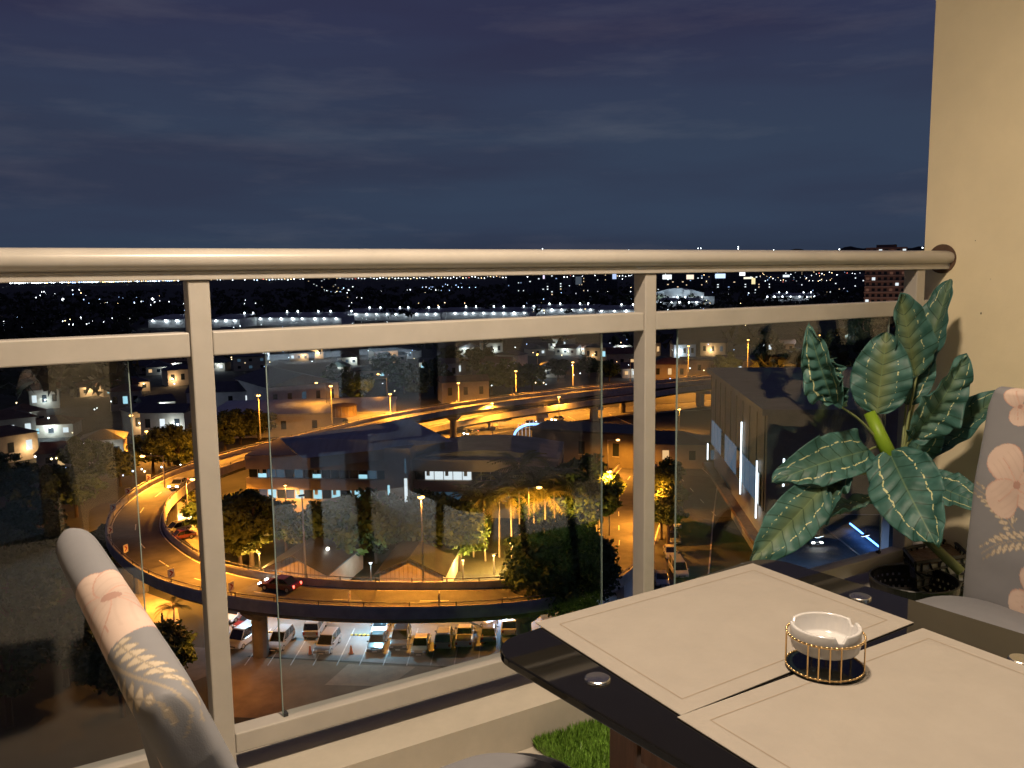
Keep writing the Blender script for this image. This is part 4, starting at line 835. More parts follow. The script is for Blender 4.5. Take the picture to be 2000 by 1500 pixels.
for px, py in ((1060, 486), (1228, 488), (1363, 485), (1368, 485), (1441, 482), (1441, 486), (1638, 487), (1510, 488), (1800, 484)): spot('white', far(px, 9000), z_at(far(px, 9000), py), r.uniform(5, 8))
for px, py in ((237, 629), (183, 632), (7, 630), (123, 585), (298, 584)): P = at(px, py, 6); spot('white', P, 6, np.linalg.norm(P[:2]) / FPX * 2.4)
for k, c, s_ in (('white', (.85, .95, 1), 9), ('warm', (1, .72, .36), 8), ('blue', (.4, .6, 1), 7), ('red', (1, .2, .15), 6)):
    b = MB()
    for x, y, z, sz in LP[k]: b.add([(x + sz, y, z), (x - sz, y, z), (x, y + sz, z), (x, y - sz, z), (x, y, z + sz), (x, y, z - sz)], [(0, 2, 4), (2, 1, 4), (1, 3, 4), (3, 0, 4), (2, 0, 5), (1, 2, 5), (3, 1, 5), (0, 3, 5)])
    tag(b.build('town_lights', glow('town_' + k, c, s_)), 'countless tiny %s lights of the far town' % k, 'lights', kind='stuff')

# ================================================================== BALCONY
FZ = H - 1.167
M_bwall = mat('painted_wall', (.85, .735, .50), .8, noise=.07, scale=2.2, bump=.25, detail=14)
M_floor = mat('balcony_screed', (.42, .38, .32), .7, noise=.12, scale=3)
XW = 2.83
struct('balcony_floor', MB().box((.4, .6, FZ - .1), (4.9, 2.6, .2)), M_floor, 'concrete balcony floor', 'floor')
struct('balcony_kerb', MB().box((.4, 1.8175, FZ + .05), (4.86, .205, .106)), mat('kerb_plaster', (.44, .40, .33), .8, noise=.16, scale=4, bump=.1, detail=10), 'low plastered kerb under the railing', 'kerb')
struct('wall_right', MB().box((XW + .1, .495, FZ + 1.3), (.2, 2.8, 3.4)), M_bwall, 'beige painted side wall of the balcony', 'wall')
wr = bpy.data.objects['wall_right']
for px_, py_, sz in ((1905, 470, .002), (1916, 612, .004), (1935, 545, .0015)):
    P_ = onX(px_, py_, XW); MB().sphere((XW, P_[1], P_[2]), (.0015, sz * .6, sz), 8, 5).build('chip', mat('wall_chip', (.06, .045, .03), .9), wr)
struct('wall_left', MB().box((-2.15, .495, FZ + 1.3), (.2, 2.8, 3.4)), M_bwall, 'beige side wall out of the picture', 'wall')
struct('ceiling', MB().box((.34, -.0, FZ + 2.72), (5.1, 3.8, .2)), mat('ceiling_paint', (.6, .56, .5), .9), 'plain balcony ceiling above the picture', 'ceiling')
# back wall with a sliding door, seen only as reflections in the glass
bw = struct('wall_back', MB().box((.325, -.8, FZ + 1.08), (.25, .15, 2.18)).box((2.54, -.8, FZ + 1.08), (.58, .15, 2.18)).box((.38, -.8, FZ + 2.4), (4.9, .15, .42)), M_bwall, 'beige back wall with a sliding door behind the viewer', 'wall')
M_alu = mat('bronze_frame', (.16, .13, .1), .4, .3); M_room = mat('room_dark', (.06, .063, .07), .8)
for x in (-2.0, -.9, .17, .48, 1.64, 2.22): MB().box((x, -.78, FZ + 1.07), (.07, .1, 2.14)).build('door_frame', M_alu, bw)
for k in range(5):
    x = .55 + k * .07; MB().box((x, -.98 + .03 * (k % 2), FZ + 1.08), (.068, .02, 2.14)).build('curtain_fold', mat('blue_curtain', (.2, .24, .3), .9), bw)
cb = thing('added_cabinet', (1.88, -2.25, FZ), 'low white cabinet added behind the viewer to give the glass a pale reflection', 'cabinet')
MB().box((0, 0, .31), (1.5, .42, .62)).build('carcass', mat('white_lacquer', (.75, .78, .8), .4), cb)  # unseen block put in so the panes mirror a pale patch
for x in (-.5, 0, .5): MB().box((x, .217, .32), (.47, .02, .54)).build('door', mat('white_lacquer', (.75, .78, .8), .4), cb)
rl_ = thing('room_lamp', (1.75, -1.55, FZ + 2.55), 'cool white ceiling lamp in the room behind the viewer', 'lamp')
MB().lathe([(0, .06), (.16, .06), (.16, 0), (0, -.01)], 24).build('shade', glow('cool_shade', (.75, .88, 1), 6), rl_)
ld = bpy.data.lights.new('lamp_light', 'AREA'); ld.shape = 'DISK'; ld.size = .3; ld.spread = math.radians(100); ld.energy = 80; ld.color = (.68, .84, 1.0)
lo = bpy.data.objects.new('lamp_light', ld); COL.objects.link(lo); lo.parent = rl_; lo.location = (0, 0, -.03)
MB().box((.38, -2.6, FZ + 1.2), (5.2, .1, 2.6)).box((.38, -1.7, FZ - .05), (5.2, 1.9, .08)).build('room', M_room, bw)
# lamp on the ceiling
lt = thing('ceiling_lamp', (.66, .78, FZ + 2.62), 'round warm ceiling lamp above the balcony table', 'lamp')
MB().lathe([(0, 0), (.15, 0), (.15, -.05), (.13, -.055), (0, -.056)], 32).build('housing', mat('white_plastic', (.8, .8, .78), .4), lt)
MB().lathe([(0, -.064), (.12, -.058), (.12, -.057), (0, -.057)], 32).build('diffuser', glow('warm_diffuser', (1, .72, .42), 14), lt)
ld = bpy.data.lights.new('lamp_light', 'AREA'); ld.shape = 'DISK'; ld.size = .2; ld.energy = 77; ld.color = (1.0, .79, .58)
lo = bpy.data.objects.new('lamp_light', ld); COL.objects.link(lo); lo.parent = lt; lo.location = (0, 0, -.07)

# railing
rl = thing('balcony_railing', (0, 1.8, FZ + .1), 'cream metal balcony railing with glass panes', 'railing'); RY = 1.8; RZ = FZ + .1
def rb(x0, x1, y0, y1, z0, z1): return MB().box(((x0 + x1) / 2, (y0 + y1) / 2 - RY, H + (z0 + z1) / 2 - RZ), (x1 - x0, y1 - y0, z1 - z0))
posts = [(-.82, -.778), (.337, .379), (1.494, 1.532), (2.656, 2.70)]
for x0, x1 in posts: rb(x0, x1, 1.80, 1.85, -1.067, -.006).build('post', M_rail, rl, bevel=.003)
bays = [(-.778, .337), (.379, 1.494), (1.532, 2.656)]
for x0, x1 in bays + [(-2.0, -.82), (2.70, XW)]:
    rb(x0 + .001, x1 - .001, 1.804, 1.848, -.157, -.108).build('mid_rail', M_rail, rl, bevel=.003)
    rb(x0 + .001, x1 - .001, 1.803, 1.85, -1.013, -.968).build('bottom_rail', M_rail, rl, bevel=.003)
b = MB(); prof = []
for k in range(28):
    a = 2 * math.pi * k / 28; ca, sa = math.cos(a), math.sin(a)
    prof.append((1.825 - RY + .047 * math.copysign(abs(ca) ** .8, ca), H + .034 - RZ + .024 * math.copysign(abs(sa) ** .85, sa)))
vs = [(x, y, z) for x in (-2.04, XW - .001) for y, z in prof]; n = 28
b.add(vs, [(k, (k + 1) % n, n + (k + 1) % n, n + k) for k in range(n)]); b.build('hand_rail', mat('hand_rail_coat', (.43, .40, .355), .3, noise=.08, scale=6, detail=9), rl, smooth=True)
rb(-2.04, XW - .002, 1.795, 1.855, -.005, .013).build('rail_channel', M_rail, rl, bevel=.002)
M_gl = bpy.data.materials.new('tinted_glass'); M_gl.use_nodes = True; ntg = M_gl.node_tree; ntg.nodes.clear()
fr = N(ntg, 'ShaderNodeFresnel'); ge = N(ntg, 'ShaderNodeNewGeometry'); mr = N(ntg, 'ShaderNodeMapRange'); mr.inputs['To Min'].default_value = 1.5; mr.inputs['To Max'].default_value = 1 / 1.5; ntg.links.new(ge.outputs['Backfacing'], mr.inputs['Value']); ntg.links.new(mr.outputs[0], fr.inputs[0]); tr = N(ntg, 'ShaderNodeBsdfTransparent'); tr.inputs[0].default_value = (.93, .95, .95, 1); gs = N(ntg, 'ShaderNodeBsdfGlossy'); gs.inputs['Roughness'].default_value = 0.0; gs.inputs[0].default_value = (1, 1, 1, 1)
mxs = N(ntg, 'ShaderNodeMixShader'); og = N(ntg, 'ShaderNodeOutputMaterial'); ntg.links.new(fr.outputs[0], mxs.inputs[0]); ntg.links.new(tr.outputs[0], mxs.inputs[1]); ntg.links.new(gs.outputs[0], mxs.inputs[2]); ntg.links.new(mxs.outputs[0], og.inputs[0])
M_ge = mat('glass_edge', (.25, .33, .31), .2, spec=.6)
for x0, x1 in ((-.67, .221), (.49, 1.366), (1.63, 2.55)):
    p = rb(x0, x1, 1.822, 1.828, -.985, -.15).build('glass_pane', M_gl, rl)
    for x in (x0 - .0012, x1 + .0012): rb(x - .001, x + .001, 1.8225, 1.8275, -.965, -.16).build('polished_edge', M_ge, p)
    for x in (x0 + .004, x1 - .004): rb(x - .005, x + .005, 1.818, 1.832, -.9675, -.96).build('clamp', M_dark, p)
# socket where the rail meets the wall
b = MB(); b.tube((XW - .006, 1.825, H + .03), (XW + .001, 1.825, H + .03), .05, .05, 28); tag(b.build('wall_socket', mat('rust_stain', (.12, .07, .045), .8, noise=.4, scale=20)), 'dark rusty socket where the hand rail enters the wall', 'socket')

# table
TZ = H - .5; ta = math.radians(5.5)
tbl = thing('dining_table', (.897, .437, FZ), 'dining table with glossy black glass top and wooden legs', 'table', rz=ta); tz = TZ - FZ
M_blk_gl = mat('black_glass', (.006, .0055, .005), .03, spec=.32)
def rrect(w, d, r, n=8, c=(0, 0)):
    pts = []
    for cx, cy, a0 in ((w / 2 - r, d / 2 - r, 0), (-w / 2 + r, d / 2 - r, 90), (-w / 2 + r, -d / 2 + r, 180), (w / 2 - r, -d / 2 + r, 270)):
        for k in range(n + 1): a = math.radians(a0 + 90 * k / n); pts.append((c[0] + cx + r * math.cos(a), c[1] + cy + r * math.sin(a)))
    return pts
TW, TD = .605, 1.16
MB().prism(rrect(TW, TD, .055), tz - .012, tz).build('glass_top', M_blk_gl, tbl, bevel=.002)
M_wood = mat('brown_wood', (.22, .1, .045), .5, noise=.35, scale=9, stretch=(8, 8, .8), detail=8)
for sx in (-1, 1):
    for sy in (-1, 1):
        b = MB(); x, y = sx * (TW / 2 - .1), sy * (TD / 2 - .19); b.hexa([(x + i * .019 + sx * .015, y + j * .019, .0) for i, j in ((-1, -1), (1, -1), (1, 1), (-1, 1))], [(x + i * .024, y + j * .024, tz - .02) for i, j in ((-1, -1), (1, -1), (1, 1), (-1, 1))]); b.build('leg', M_wood, tbl, bevel=.003)
for sx in (-1, 1): MB().box((sx * (TW / 2 - .09), 0, tz - .06), (.022, TD - .44, .07)).build('apron', M_wood, tbl)
for sy in (-1, 1): MB().box((0, sy * (TD / 2 - .19), tz - .06), (TW - .24, .022, .07)).build('apron', M_wood, tbl)
M_chrome = mat('brushed_steel', (.62, .6, .56), .22, 1.0)
def tloc(px, py, z=TZ):
    P = at(px, py, z); d = P[:2] - np.array([.897, .437]); c, s_ = math.cos(-ta), math.sin(-ta); return (c * d[0] - s_ * d[1], s_ * d[0] + c * d[1])
for px, py in ((1167, 1328), (1680, 1168), (1996, 1291)):
    x, y = tloc(px, py); MB().lathe([(0, .0042), (.0145, .0036), (.016, .0026), (.0165, .0002)], 32, (x, y, tz)).build('mount_disc', M_chrome, tbl, smooth=False)
# placemats
M_mat = mat('beige_leatherette', (.238, .213, .182), .5, noise=.055, scale=14, bump=.12, detail=14); M_line = mat('mat_groove', (.22, .17, .12), .7)
def placemat(corners, z, label):
    P = [at(*c, z) for c in corners]; C = sum(P) / 4; t = thing('placemat', (C[0], C[1], z), label, 'placemat', 'placemats on the table'); b = MB()
    q = [p - C for p in P]; b.hexa([(x[0], x[1], .0003) for x in q], [(x[0], x[1], .0022) for x in q]); b.build('sheet', M_mat, t, bevel=.0008)
    inn = []
    for i in range(4):
        a, c_, e = q[i - 1], q[i], q[(i + 1) % 4]; u = (a - c_) / np.linalg.norm(a - c_); w = (e - c_) / np.linalg.norm(e - c_); inn.append(c_ + (u + w) * .026)
    for i in range(4):
        a, c_ = inn[i], inn[(i + 1) % 4]; d = (c_ - a); L = np.linalg.norm(d); d /= L; nn = np.array([-d[1], d[0], 0]) * .0006
        MB().add([(*(a - nn)[:2], .0026), (*(c_ - nn)[:2], .0026), (*(c_ + nn)[:2], .0026), (*(a + nn)[:2], .0026)], [(0, 1, 2, 3)]).build('groove_line', M_line, t)
    return t
placemat([(1330, 1400), (1785, 1218), (1470, 1102), (1045, 1218)], TZ, 'beige placemat lying at the far end of the table')
A, Bq = at(1322, 1403, TZ), at(1802, 1229, TZ); u = (Bq - A) / np.linalg.norm(Bq - A); w = np.array([u[1], -u[0], 0]); A = A + u * .0
C2 = [A + w * .305, Bq + w * .305, Bq, A]; placemat([pix(p) for p in C2], TZ, 'beige placemat nearest the viewer in the corner of the picture')
# ashtray
AP = at(1610, 1303, TZ + .003); ash = thing('ashtray', (AP[0], AP[1], TZ + .0026), 'white ceramic ashtray in a gold wire stand on the placemats', 'ashtray')
ash.scale = (.98, .98, 1.16); sA = .0465
MB().lathe([(0, 0), (sA, 0), (sA + .0012, .0012), (sA, .0035), (0, .0035)], 48).build('base', mat('green_black_base', (.008, .014, .012), .12, spec=.6), ash, smooth=False)
M_gold = mat('gold_wire', (.72, .5, .24), .25, 1.0)
def ring(R_, z, r_): 
    b = MB(); b.path([(R_ * math.cos(a), R_ * math.sin(a), z) for a in np.linspace(0, 2 * math.pi, 49)], r_, 8); return b
ring(sA + .0012, .039, .0014).build('ring', M_gold, ash, smooth=True); ring(sA + .0012, .0036, .0011).build('foot_ring', M_gold, ash, smooth=True)
va = math.atan2(-AP[1], -AP[0])
for a in (-.42, -.14, .14, .42, 1.42, 1.62, -1.38, -1.6, 2.4, 2.75, 3.1, 3.5):
    b = MB(); x, y = (sA + .0013) * math.cos(va + a), (sA + .0013) * math.sin(va + a); b.tube((x, y, .002), (x, y, .039), .001, .001, 6); b.build('rod', M_gold, ash)
b = MB(); n = 72; prof = [(0, .0225), (.038, .0225), (.0415, .0245), (.043, .030), (.0435, .0475), (.0425, .049), (.0395, .049), (.0385, .0475), (.037, .031), (.034, .0285), (0, .028)]
vs = []
for r_, z in prof:
    for k in range(n):
        a = 2 * math.pi * k / n; zz = z
        for nc in (va + 2.2, va + .5, va - 1.7):
            dd = abs((a - nc + math.pi) % (2 * math.pi) - math.pi)
            if dd < .13 and z > .046: zz = z - .006
        vs.append((r_ * math.cos(a), r_ * math.sin(a), zz))
b.add(vs, [(i * n + k, i * n + (k + 1) % n, (i + 1) * n + (k + 1) % n, (i + 1) * n + k) for i in range(len(prof) - 1) for k in range(n)])
b.build('bowl', mat('white_glaze', (.44, .43, .425), .12, spec=.6), ash, smooth=True)

# chairs with printed covers
def print_mat():
    m = bpy.data.materials.new('printed_cover'); m.use_nodes = True; nt = m.node_tree; b = nt.nodes['Principled BSDF']; b.inputs['Roughness'].default_value = .85
    a = N(nt, 'ShaderNodeVertexColor'); a.layer_name = 'print'; nt.links.new(a.outputs[0], b.inputs['Base Color'])
    tc = N(nt, 'ShaderNodeTexCoord'); no = N(nt, 'ShaderNodeTexNoise'); no.inputs['Scale'].default_value = 900; bp = N(nt, 'ShaderNodeBump'); bp.inputs['Strength'].default_value = .12; bp.inputs['Distance'].default_value = .001
    n2 = N(nt, 'ShaderNodeTexNoise'); n2.inputs['Scale'].default_value = 14; b2 = N(nt, 'ShaderNodeBump'); b2.inputs['Strength'].default_value = .35; b2.inputs['Distance'].default_value = .01
    nt.links.new(tc.outputs['Object'], no.inputs['Vector']); nt.links.new(tc.outputs['Object'], n2.inputs['Vector']); nt.links.new(n2.outputs['Fac'], b2.inputs['Height']); nt.links.new(no.outputs['Fac'], bp.inputs['Height']); nt.links.new(b2.outputs[0], bp.inputs['Normal']); nt.links.new(bp.outputs[0], b.inputs['Normal']); return m
M_print = print_mat(); GREY = np.array([.155, .155, .165]); PEACH = np.array([.46, .35, .29]); PINK = np.array([.33, .19, .15]); CREAM = np.array([.42, .35, .26]); INK = np.array([.2, .15, .13])
def flower_print(S, T, flowers, sprigs):
    C = np.tile(GREY, (*S.shape, 1)) * 1.0
    for (s0, t0, L, ang, wv) in sprigs:
        dx, dy = S - s0, T - t0; x = dx * np.cos(ang) + dy * np.sin(ang); y = -dx * np.sin(ang) + dy * np.cos(ang) - wv * np.sin(x / L * 3)
        for sg in (-1, 1):
            k = ((x + (.5 if sg > 0 else 0) * L / 8 - np.abs(y) * .8) / (L / 8)) % 1.0; yc = sg * y - .012; hw = .0095 * np.sin(np.pi * k) * np.clip((L - x) / (L * .4), .3, 1)
            lf = (x > 0) & (x < L) & (np.abs(yc) < hw); C = np.where(lf[..., None], CREAM * (1 - .25 * np.abs(k - .5))[..., None], C); C = np.where((lf & (np.abs(yc) > hw - .0016))[..., None], CREAM * .55, C); C = np.where((lf & (np.abs(yc) < .0007))[..., None], CREAM * .6, C)
        C = np.where(((x > -.01) & (x < L) & (np.abs(y) < .0012))[..., None], CREAM * .6, C)
    for (s0, t0, R_, ang, npet) in flowers:
        for k in range(npet):
            a = ang + k * 2 * np.pi / npet + .22 * np.sin(k * 2.3); l = R_ * (1 + .18 * np.sin(k * 1.7 + 1)); wd = R_ * (.52 + .08 * np.cos(k * 2.1))
            dx, dy = S - s0, T - t0; x = (dx * np.cos(a) + dy * np.sin(a)) / l; y = (-dx * np.sin(a) + dy * np.cos(a)) / wd; y = y - .18 * np.sin(x * 2.5 + k)
            hw = np.sqrt(np.clip(x, 0, 1)) * np.sqrt(np.clip(1 - x, 0, 1)) * 1.85 * (.65 + .5 * np.clip(x, 0, 1)); ins = (x > 0) & (x < 1) & (np.abs(y) < hw); e = np.where(ins, np.abs(y) / np.maximum(hw, 1e-3), 2)
            sh = .74 + .26 * np.clip(x * 1.6, 0, 1); col = PEACH * sh[..., None]; col = col * (1 - .16 * np.clip(np.sin(y * 22 + k) - .55, 0, 1) * (x < .75))[..., None]
            C = np.where(ins[..., None], col, C); ed = ins & ((hw - np.abs(y)) * wd < .0018); C = np.where(ed[..., None], PINK * 1.15, C); C = np.where((ins & (np.abs(y) * wd < .0009) & (x < .7))[..., None], PINK * 1.2, C)
        rr = np.hypot(S - s0, T - t0) / R_; C = np.where((rr < .1)[..., None], PINK * .8, C)
    return C
def padded(name, parent, prof, w, thick, flowers, sprigs, ns=460, ntt=260, top=None):
    """Upholstered slab: prof = [(x, z)] centre line in the local XZ plane, width w along Y, rounded edges."""
    P = np.array(prof, float); L = np.concatenate([[0], np.cumsum(np.hypot(*np.diff(P, axis=0).T))]); tt = L[-1] * (1 - (1 - np.linspace(0, 1, ntt)) ** 1.7)
    cx = np.interp(tt, L, P[:, 0]); cz = np.interp(tt, L, P[:, 1])
    ker = np.hanning(41); ker /= ker.sum(); pad = lambda a: np.convolve(np.concatenate([2 * a[0] - a[20:0:-1], a, 2 * a[-1] - a[-2:-22:-1]]), ker, 'valid')
    cx, cz = np.interp(tt, L, P[:, 0]), np.interp(tt, L, P[:, 1]); uu = np.linspace(0, L[-1], 400); px_, pz_ = pad(np.interp(uu, L, P[:, 0])), pad(np.interp(uu, L, P[:, 1])); cx, cz = np.interp(tt, uu, px_), np.interp(tt, uu, pz_); dx, dz = np.interp(tt, uu, np.gradient(px_)), np.interp(tt, uu, np.gradient(pz_)); q = np.hypot(dx, dz); nx, nz = dz / q, -dx / q          # normal towards +X (front)
    th = np.linspace(0, 2 * np.pi, 6000); ex = .17
    yy = np.sign(np.cos(th)) * np.abs(np.cos(th)) ** ex; nn = np.sign(np.sin(th)) * np.abs(np.sin(th)) ** .42
    per = np.concatenate([[0], np.cumsum(np.hypot(np.diff(yy) * w / 2, np.diff(nn) * thick / 2))]); pe = np.linspace(0, per[-1], ns, endpoint=False)
    yy, nn = np.interp(pe, per, yy), np.interp(pe, per, nn); per = pe
    d_end = np.minimum(L[-1] - tt, tt * 3 + .02); k = np.clip(d_end / .018, 0.0004, 1); k = np.sqrt(1 - (1 - k) ** 2); kw = .93 + .07 * np.sqrt(np.clip((L[-1] - tt) / .05, 0, 1))
    fold = 1 + .05 * np.sin(tt[:, None] * 60 + 3 * yy[None]) * np.exp(-tt[:, None] / .1)
    X = cx[:, None] + nx[:, None] * nn[None] * thick / 2 * k[:, None] * fold; Z = cz[:, None] + nz[:, None] * nn[None] * thick / 2 * k[:, None]; Y = yy[None] * w / 2 * kw[:, None]
    V = np.stack([X, np.broadcast_to(Y, X.shape), Z], -1); S = np.broadcast_to(per[None], X.shape); T = np.broadcast_to(tt[:, None], X.shape)
    me = bpy.data.meshes.new(name); F = [(i * ns + k_, i * ns + (k_ + 1) % ns, (i + 1) * ns + (k_ + 1) % ns, (i + 1) * ns + k_) for i in range(ntt - 1) for k_ in range(ns)]
    e0 = (ntt - 1) * ns; hf = ns // 2
    F += [tuple(range(ns))[::-1]] + [(e0 + j, e0 + j + 1, e0 + (ns - j - 1) % ns, e0 + (ns - j) % ns) for j in range(1, hf - 1)] + [(e0, e0 + 1, e0 + ns - 1), (e0 + hf - 1, e0 + hf, e0 + hf + 1)]
    me.from_pydata(V.reshape(-1, 3).tolist(), [], F); me.polygons.foreach_set('use_smooth', [True] * len(me.polygons))
    C = flower_print(S, T, flowers, sprigs)
    if top:                      # the print runs on over the rounded top edge
        Vt = np.broadcast_to(nn[None] * thick / 2 * k[:, None], X.shape) + np.where(nn[None] >= 0, 1, -1) * np.clip(L[-1] - tt - .018, 0, 1)[:, None]
        C2 = flower_print(np.broadcast_to(Y, X.shape), Vt, *top); C = np.where(((L[-1] - tt) < .05)[:, None, None], C2, C)
    C = C.reshape(-1, 3); at_ = me.color_attributes.new('print', 'FLOAT_COLOR', 'POINT'); at_.data.foreach_set('color', np.concatenate([C, np.ones((len(C), 1))], 1).ravel().astype(np.float32))
    return link(name, me, M_print, parent)
M_leg = mat('black_chair_leg', (.015, .015, .016), .4)
def chair(loc, rz, label, back, bw_, bt_, flowers, sprigs, seat_z, top=None):
    t = thing('chair', (loc[0], loc[1], FZ), label, 'chair', 'chairs with floral covers', rz=rz)
    padded('backrest', t, back, bw_, bt_, flowers, sprigs, top=top)
    b = MB(); pr = rrect(.47, .50, .1, 8, (.255, 0)); b.prism(rrect(.50, .51, .1, 8, (.275, 0)), seat_z - .085, seat_z - .02); b.build('seat_base', M_leg, t, bevel=.01)
    s_ = MB(); n_ = len(pr); vs = []
    for sc, z in ((1.0, -.07), (1.0, -.03), (.985, -.008), (.93, .002), (.5, .008)):
        for x, y in pr: vs.append((.25 + (x - .25) * sc, y * sc, seat_z + z))
    s_.add(vs, [(i * n_ + k, i * n_ + (k + 1) % n_, (i + 1) * n_ + (k + 1) % n_, (i + 1) * n_ + k) for i in range(4) for k in range(n_)] + [tuple(range(4 * n_, 5 * n_))])
    s_.build('seat_cover', mat('grey_cover', (.155, .155, .165), .85, noise=.05, scale=20), t, smooth=True)
    for x in (.04, .39):
        for y in (-.17, .17): MB().tube((x - (.05 if x < .2 else -.02), y, 0), (x, y, seat_z - .07), .014, .018, 10).build('leg', M_leg, t)
    return t
# left chair faces the table (+X); profile in local metres: x forward, z up from the floor
chair((.188, .83), math.radians(3), 'chair with grey floral cover seen edge-on at the left of the table', [(-.02, .44), (-.028, .55), (-.05, .68), (-.083, .79), (-.122, .892)], .50, .043,
      [(.95, .40, .07, .9, 4), (.75, .25, .09, 0, 5)], [(.62, .27, .3, math.pi + .75, .02)], .447, top=([(-.02, .004, .088, 1.9, 5)], [(-.12, -.02, .13, math.pi - .26, .006)]))
chair((1.83, .862), math.radians(180 - 4), 'chair with grey floral cover standing against the right wall', [(.0, .40), (-.005, .55), (-.02, .7), (-.045, .82), (-.06, .905)], .46, .06,
      [(.375, .305, .08, .75, 4), (.30, .075, .07, 1.2, 4), (.40, .47, .05, .8, 3), (.17, .22, .075, .2, 5)], [(.375, .22, .12, .55, .01), (.33, .2, .12, -.5, .01), (.2, .4, .14, .9, .01)], .447)

# artificial grass mat
gx0, gx1, gy0, gy1 = 1.075, 2.75, .45, 1.712; gr = MB(); gr.box(((gx0 + gx1) / 2, (gy0 + gy1) / 2, FZ + .004), (gx1 - gx0, gy1 - gy0, .008))
nb = 30000; r = np.random.default_rng(5); bx = gx0 + (gx1 - gx0) * r.random(nb) ** 1.6; by = gy1 - (gy1 - gy0) * r.random(nb) ** 1.6; an = r.uniform(0, 6.28, nb); hh = r.uniform(.016, .03, nb); le = r.uniform(.0, .016, nb); la = r.uniform(0, 6.28, nb)
base = np.stack([bx, by, np.full(nb, FZ + .006)], 1); wv = np.stack([np.cos(an), np.sin(an), 0 * an], 1) * .0026; tip = base + np.stack([np.cos(la) * le, np.sin(la) * le, hh], 1)
V = np.stack([base - wv, base + wv, tip], 1).reshape(-1, 3); o0 = len(gr.v); gr.v += [tuple(v) for v in V.tolist()]; gr.f += [(o0 + 3 * i, o0 + 3 * i + 1, o0 + 3 * i + 2) for i in range(nb)]
tag(gr.build('artificial_grass', mat('turf_green', (.13, .25, .03), .5, noise=.75, scale=110)), 'bright green artificial grass mat on the balcony floor', 'grass', kind='stuff')

# ------------------------------------------------------------------ plant
def leaf_material():
    m = bpy.data.materials.new('variegated_leaf'); m.use_nodes = True; nt = m.node_tree; b = nt.nodes['Principled BSDF']; b.inputs['Roughness'].default_value = .5; b.inputs['Specular IOR Level'].default_value = .4
    uv = N(nt, 'ShaderNodeUVMap'); sp = N(nt, 'ShaderNodeSeparateXYZ'); nt.links.new(uv.outputs[0], sp.inputs[0])
    def mth(op, a, b_=None, c=None):
        n = N(nt, 'ShaderNodeMath', operation=op)
        for i, v in enumerate((a, b_, c)):
            if v is None: continue
            if isinstance(v, (int, float)): n.inputs[i].default_value = v
            else: nt.links.new(v, n.inputs[i])
        return n.outputs[0]
    u = mth('ABSOLUTE', sp.outputs['X']); v = sp.outputs['Y']                # u 0 midrib .. 1 edge, v along
    oi = N(nt, 'ShaderNodeObjectInfo'); tc = N(nt, 'ShaderNodeTexCoord'); no = N(nt, 'ShaderNodeTexNoise'); no.inputs['Scale'].default_value = 22; no.inputs['Detail'].default_value = 4; nt.links.new(tc.outputs['Object'], no.inputs['Vector'])
    n3 = N(nt, 'ShaderNodeTexNoise'); n3.inputs['Scale'].default_value = 90; nt.links.new(tc.outputs['Object'], n3.inputs['Vector'])
    band = mth('LESS_THAN', mth('ABSOLUTE', mth('SUBTRACT', u, mth('ADD', .52, mth('MULTIPLY', mth('SUBTRACT', no.outputs['Fac'], .5), .34)))), .024)
    dash = mth('GREATER_THAN', n3.outputs['Fac'], mth('ADD', .42, mth('MULTIPLY', oi.outputs['Random'], .16))); cream = mth('MULTIPLY', band, dash)
    vv = mth('SUBTRACT', v, mth('MULTIPLY', u, .16)); fr_ = mth('FRACT', mth('MULTIPLY', vv, 7.5)); vein = mth('LESS_THAN', mth('ABSOLUTE', mth('SUBTRACT', fr_, .5)), .045)
    rib = mth('LESS_THAN', u, .022)
    ramp = N(nt, 'ShaderNodeValToRGB'); ramp.color_ramp.elements[0].color = (.02, .08, .066, 1); ramp.color_ramp.elements[1].color = (.085, .205, .182, 1); ramp.color_ramp.elements[0].position = .25; ramp.color_ramp.elements[1].position = .8
    nt.links.new(no.outputs['Fac'], ramp.inputs[0])
    mid = N(nt, 'ShaderNodeMixRGB'); mid.inputs[2].default_value = (.17, .21, .08, 1); nt.links.new(mth('MULTIPLY', mth('SUBTRACT', 1.0, mth('MINIMUM', mth('MULTIPLY', u, 1.8), 1.0)), mth('MULTIPLY', oi.outputs['Random'], 1.0)), mid.inputs[0]); nt.links.new(ramp.outputs[0], mid.inputs[1])
    m1 = N(nt, 'ShaderNodeMixRGB'); m1.inputs[2].default_value = (.01, .04, .022, 1); nt.links.new(mth('MULTIPLY', vein, .7), m1.inputs[0]); nt.links.new(mid.outputs[0], m1.inputs[1])
    m2 = N(nt, 'ShaderNodeMixRGB'); m2.inputs[2].default_value = (.62, .62, .32, 1); nt.links.new(cream, m2.inputs[0]); nt.links.new(m1.outputs[0], m2.inputs[1])
    m3 = N(nt, 'ShaderNodeMixRGB'); m3.inputs[2].default_value = (.16, .24, .12, 1); nt.links.new(mth('MULTIPLY', rib, .6), m3.inputs[0]); nt.links.new(m2.outputs[0], m3.inputs[1])
    nt.links.new(m3.outputs[0], b.inputs['Base Color']); return m
M_leaf = leaf_material()
plant_base = onX(1815, 1085, 2.62); PB = (2.60, 1.56)
plant = thing('potted_plant', (PB[0], PB[1], FZ), 'artificial variegated leaf plant in the corner by the railing', 'plant')
PO = np.array([PB[0], PB[1], FZ])
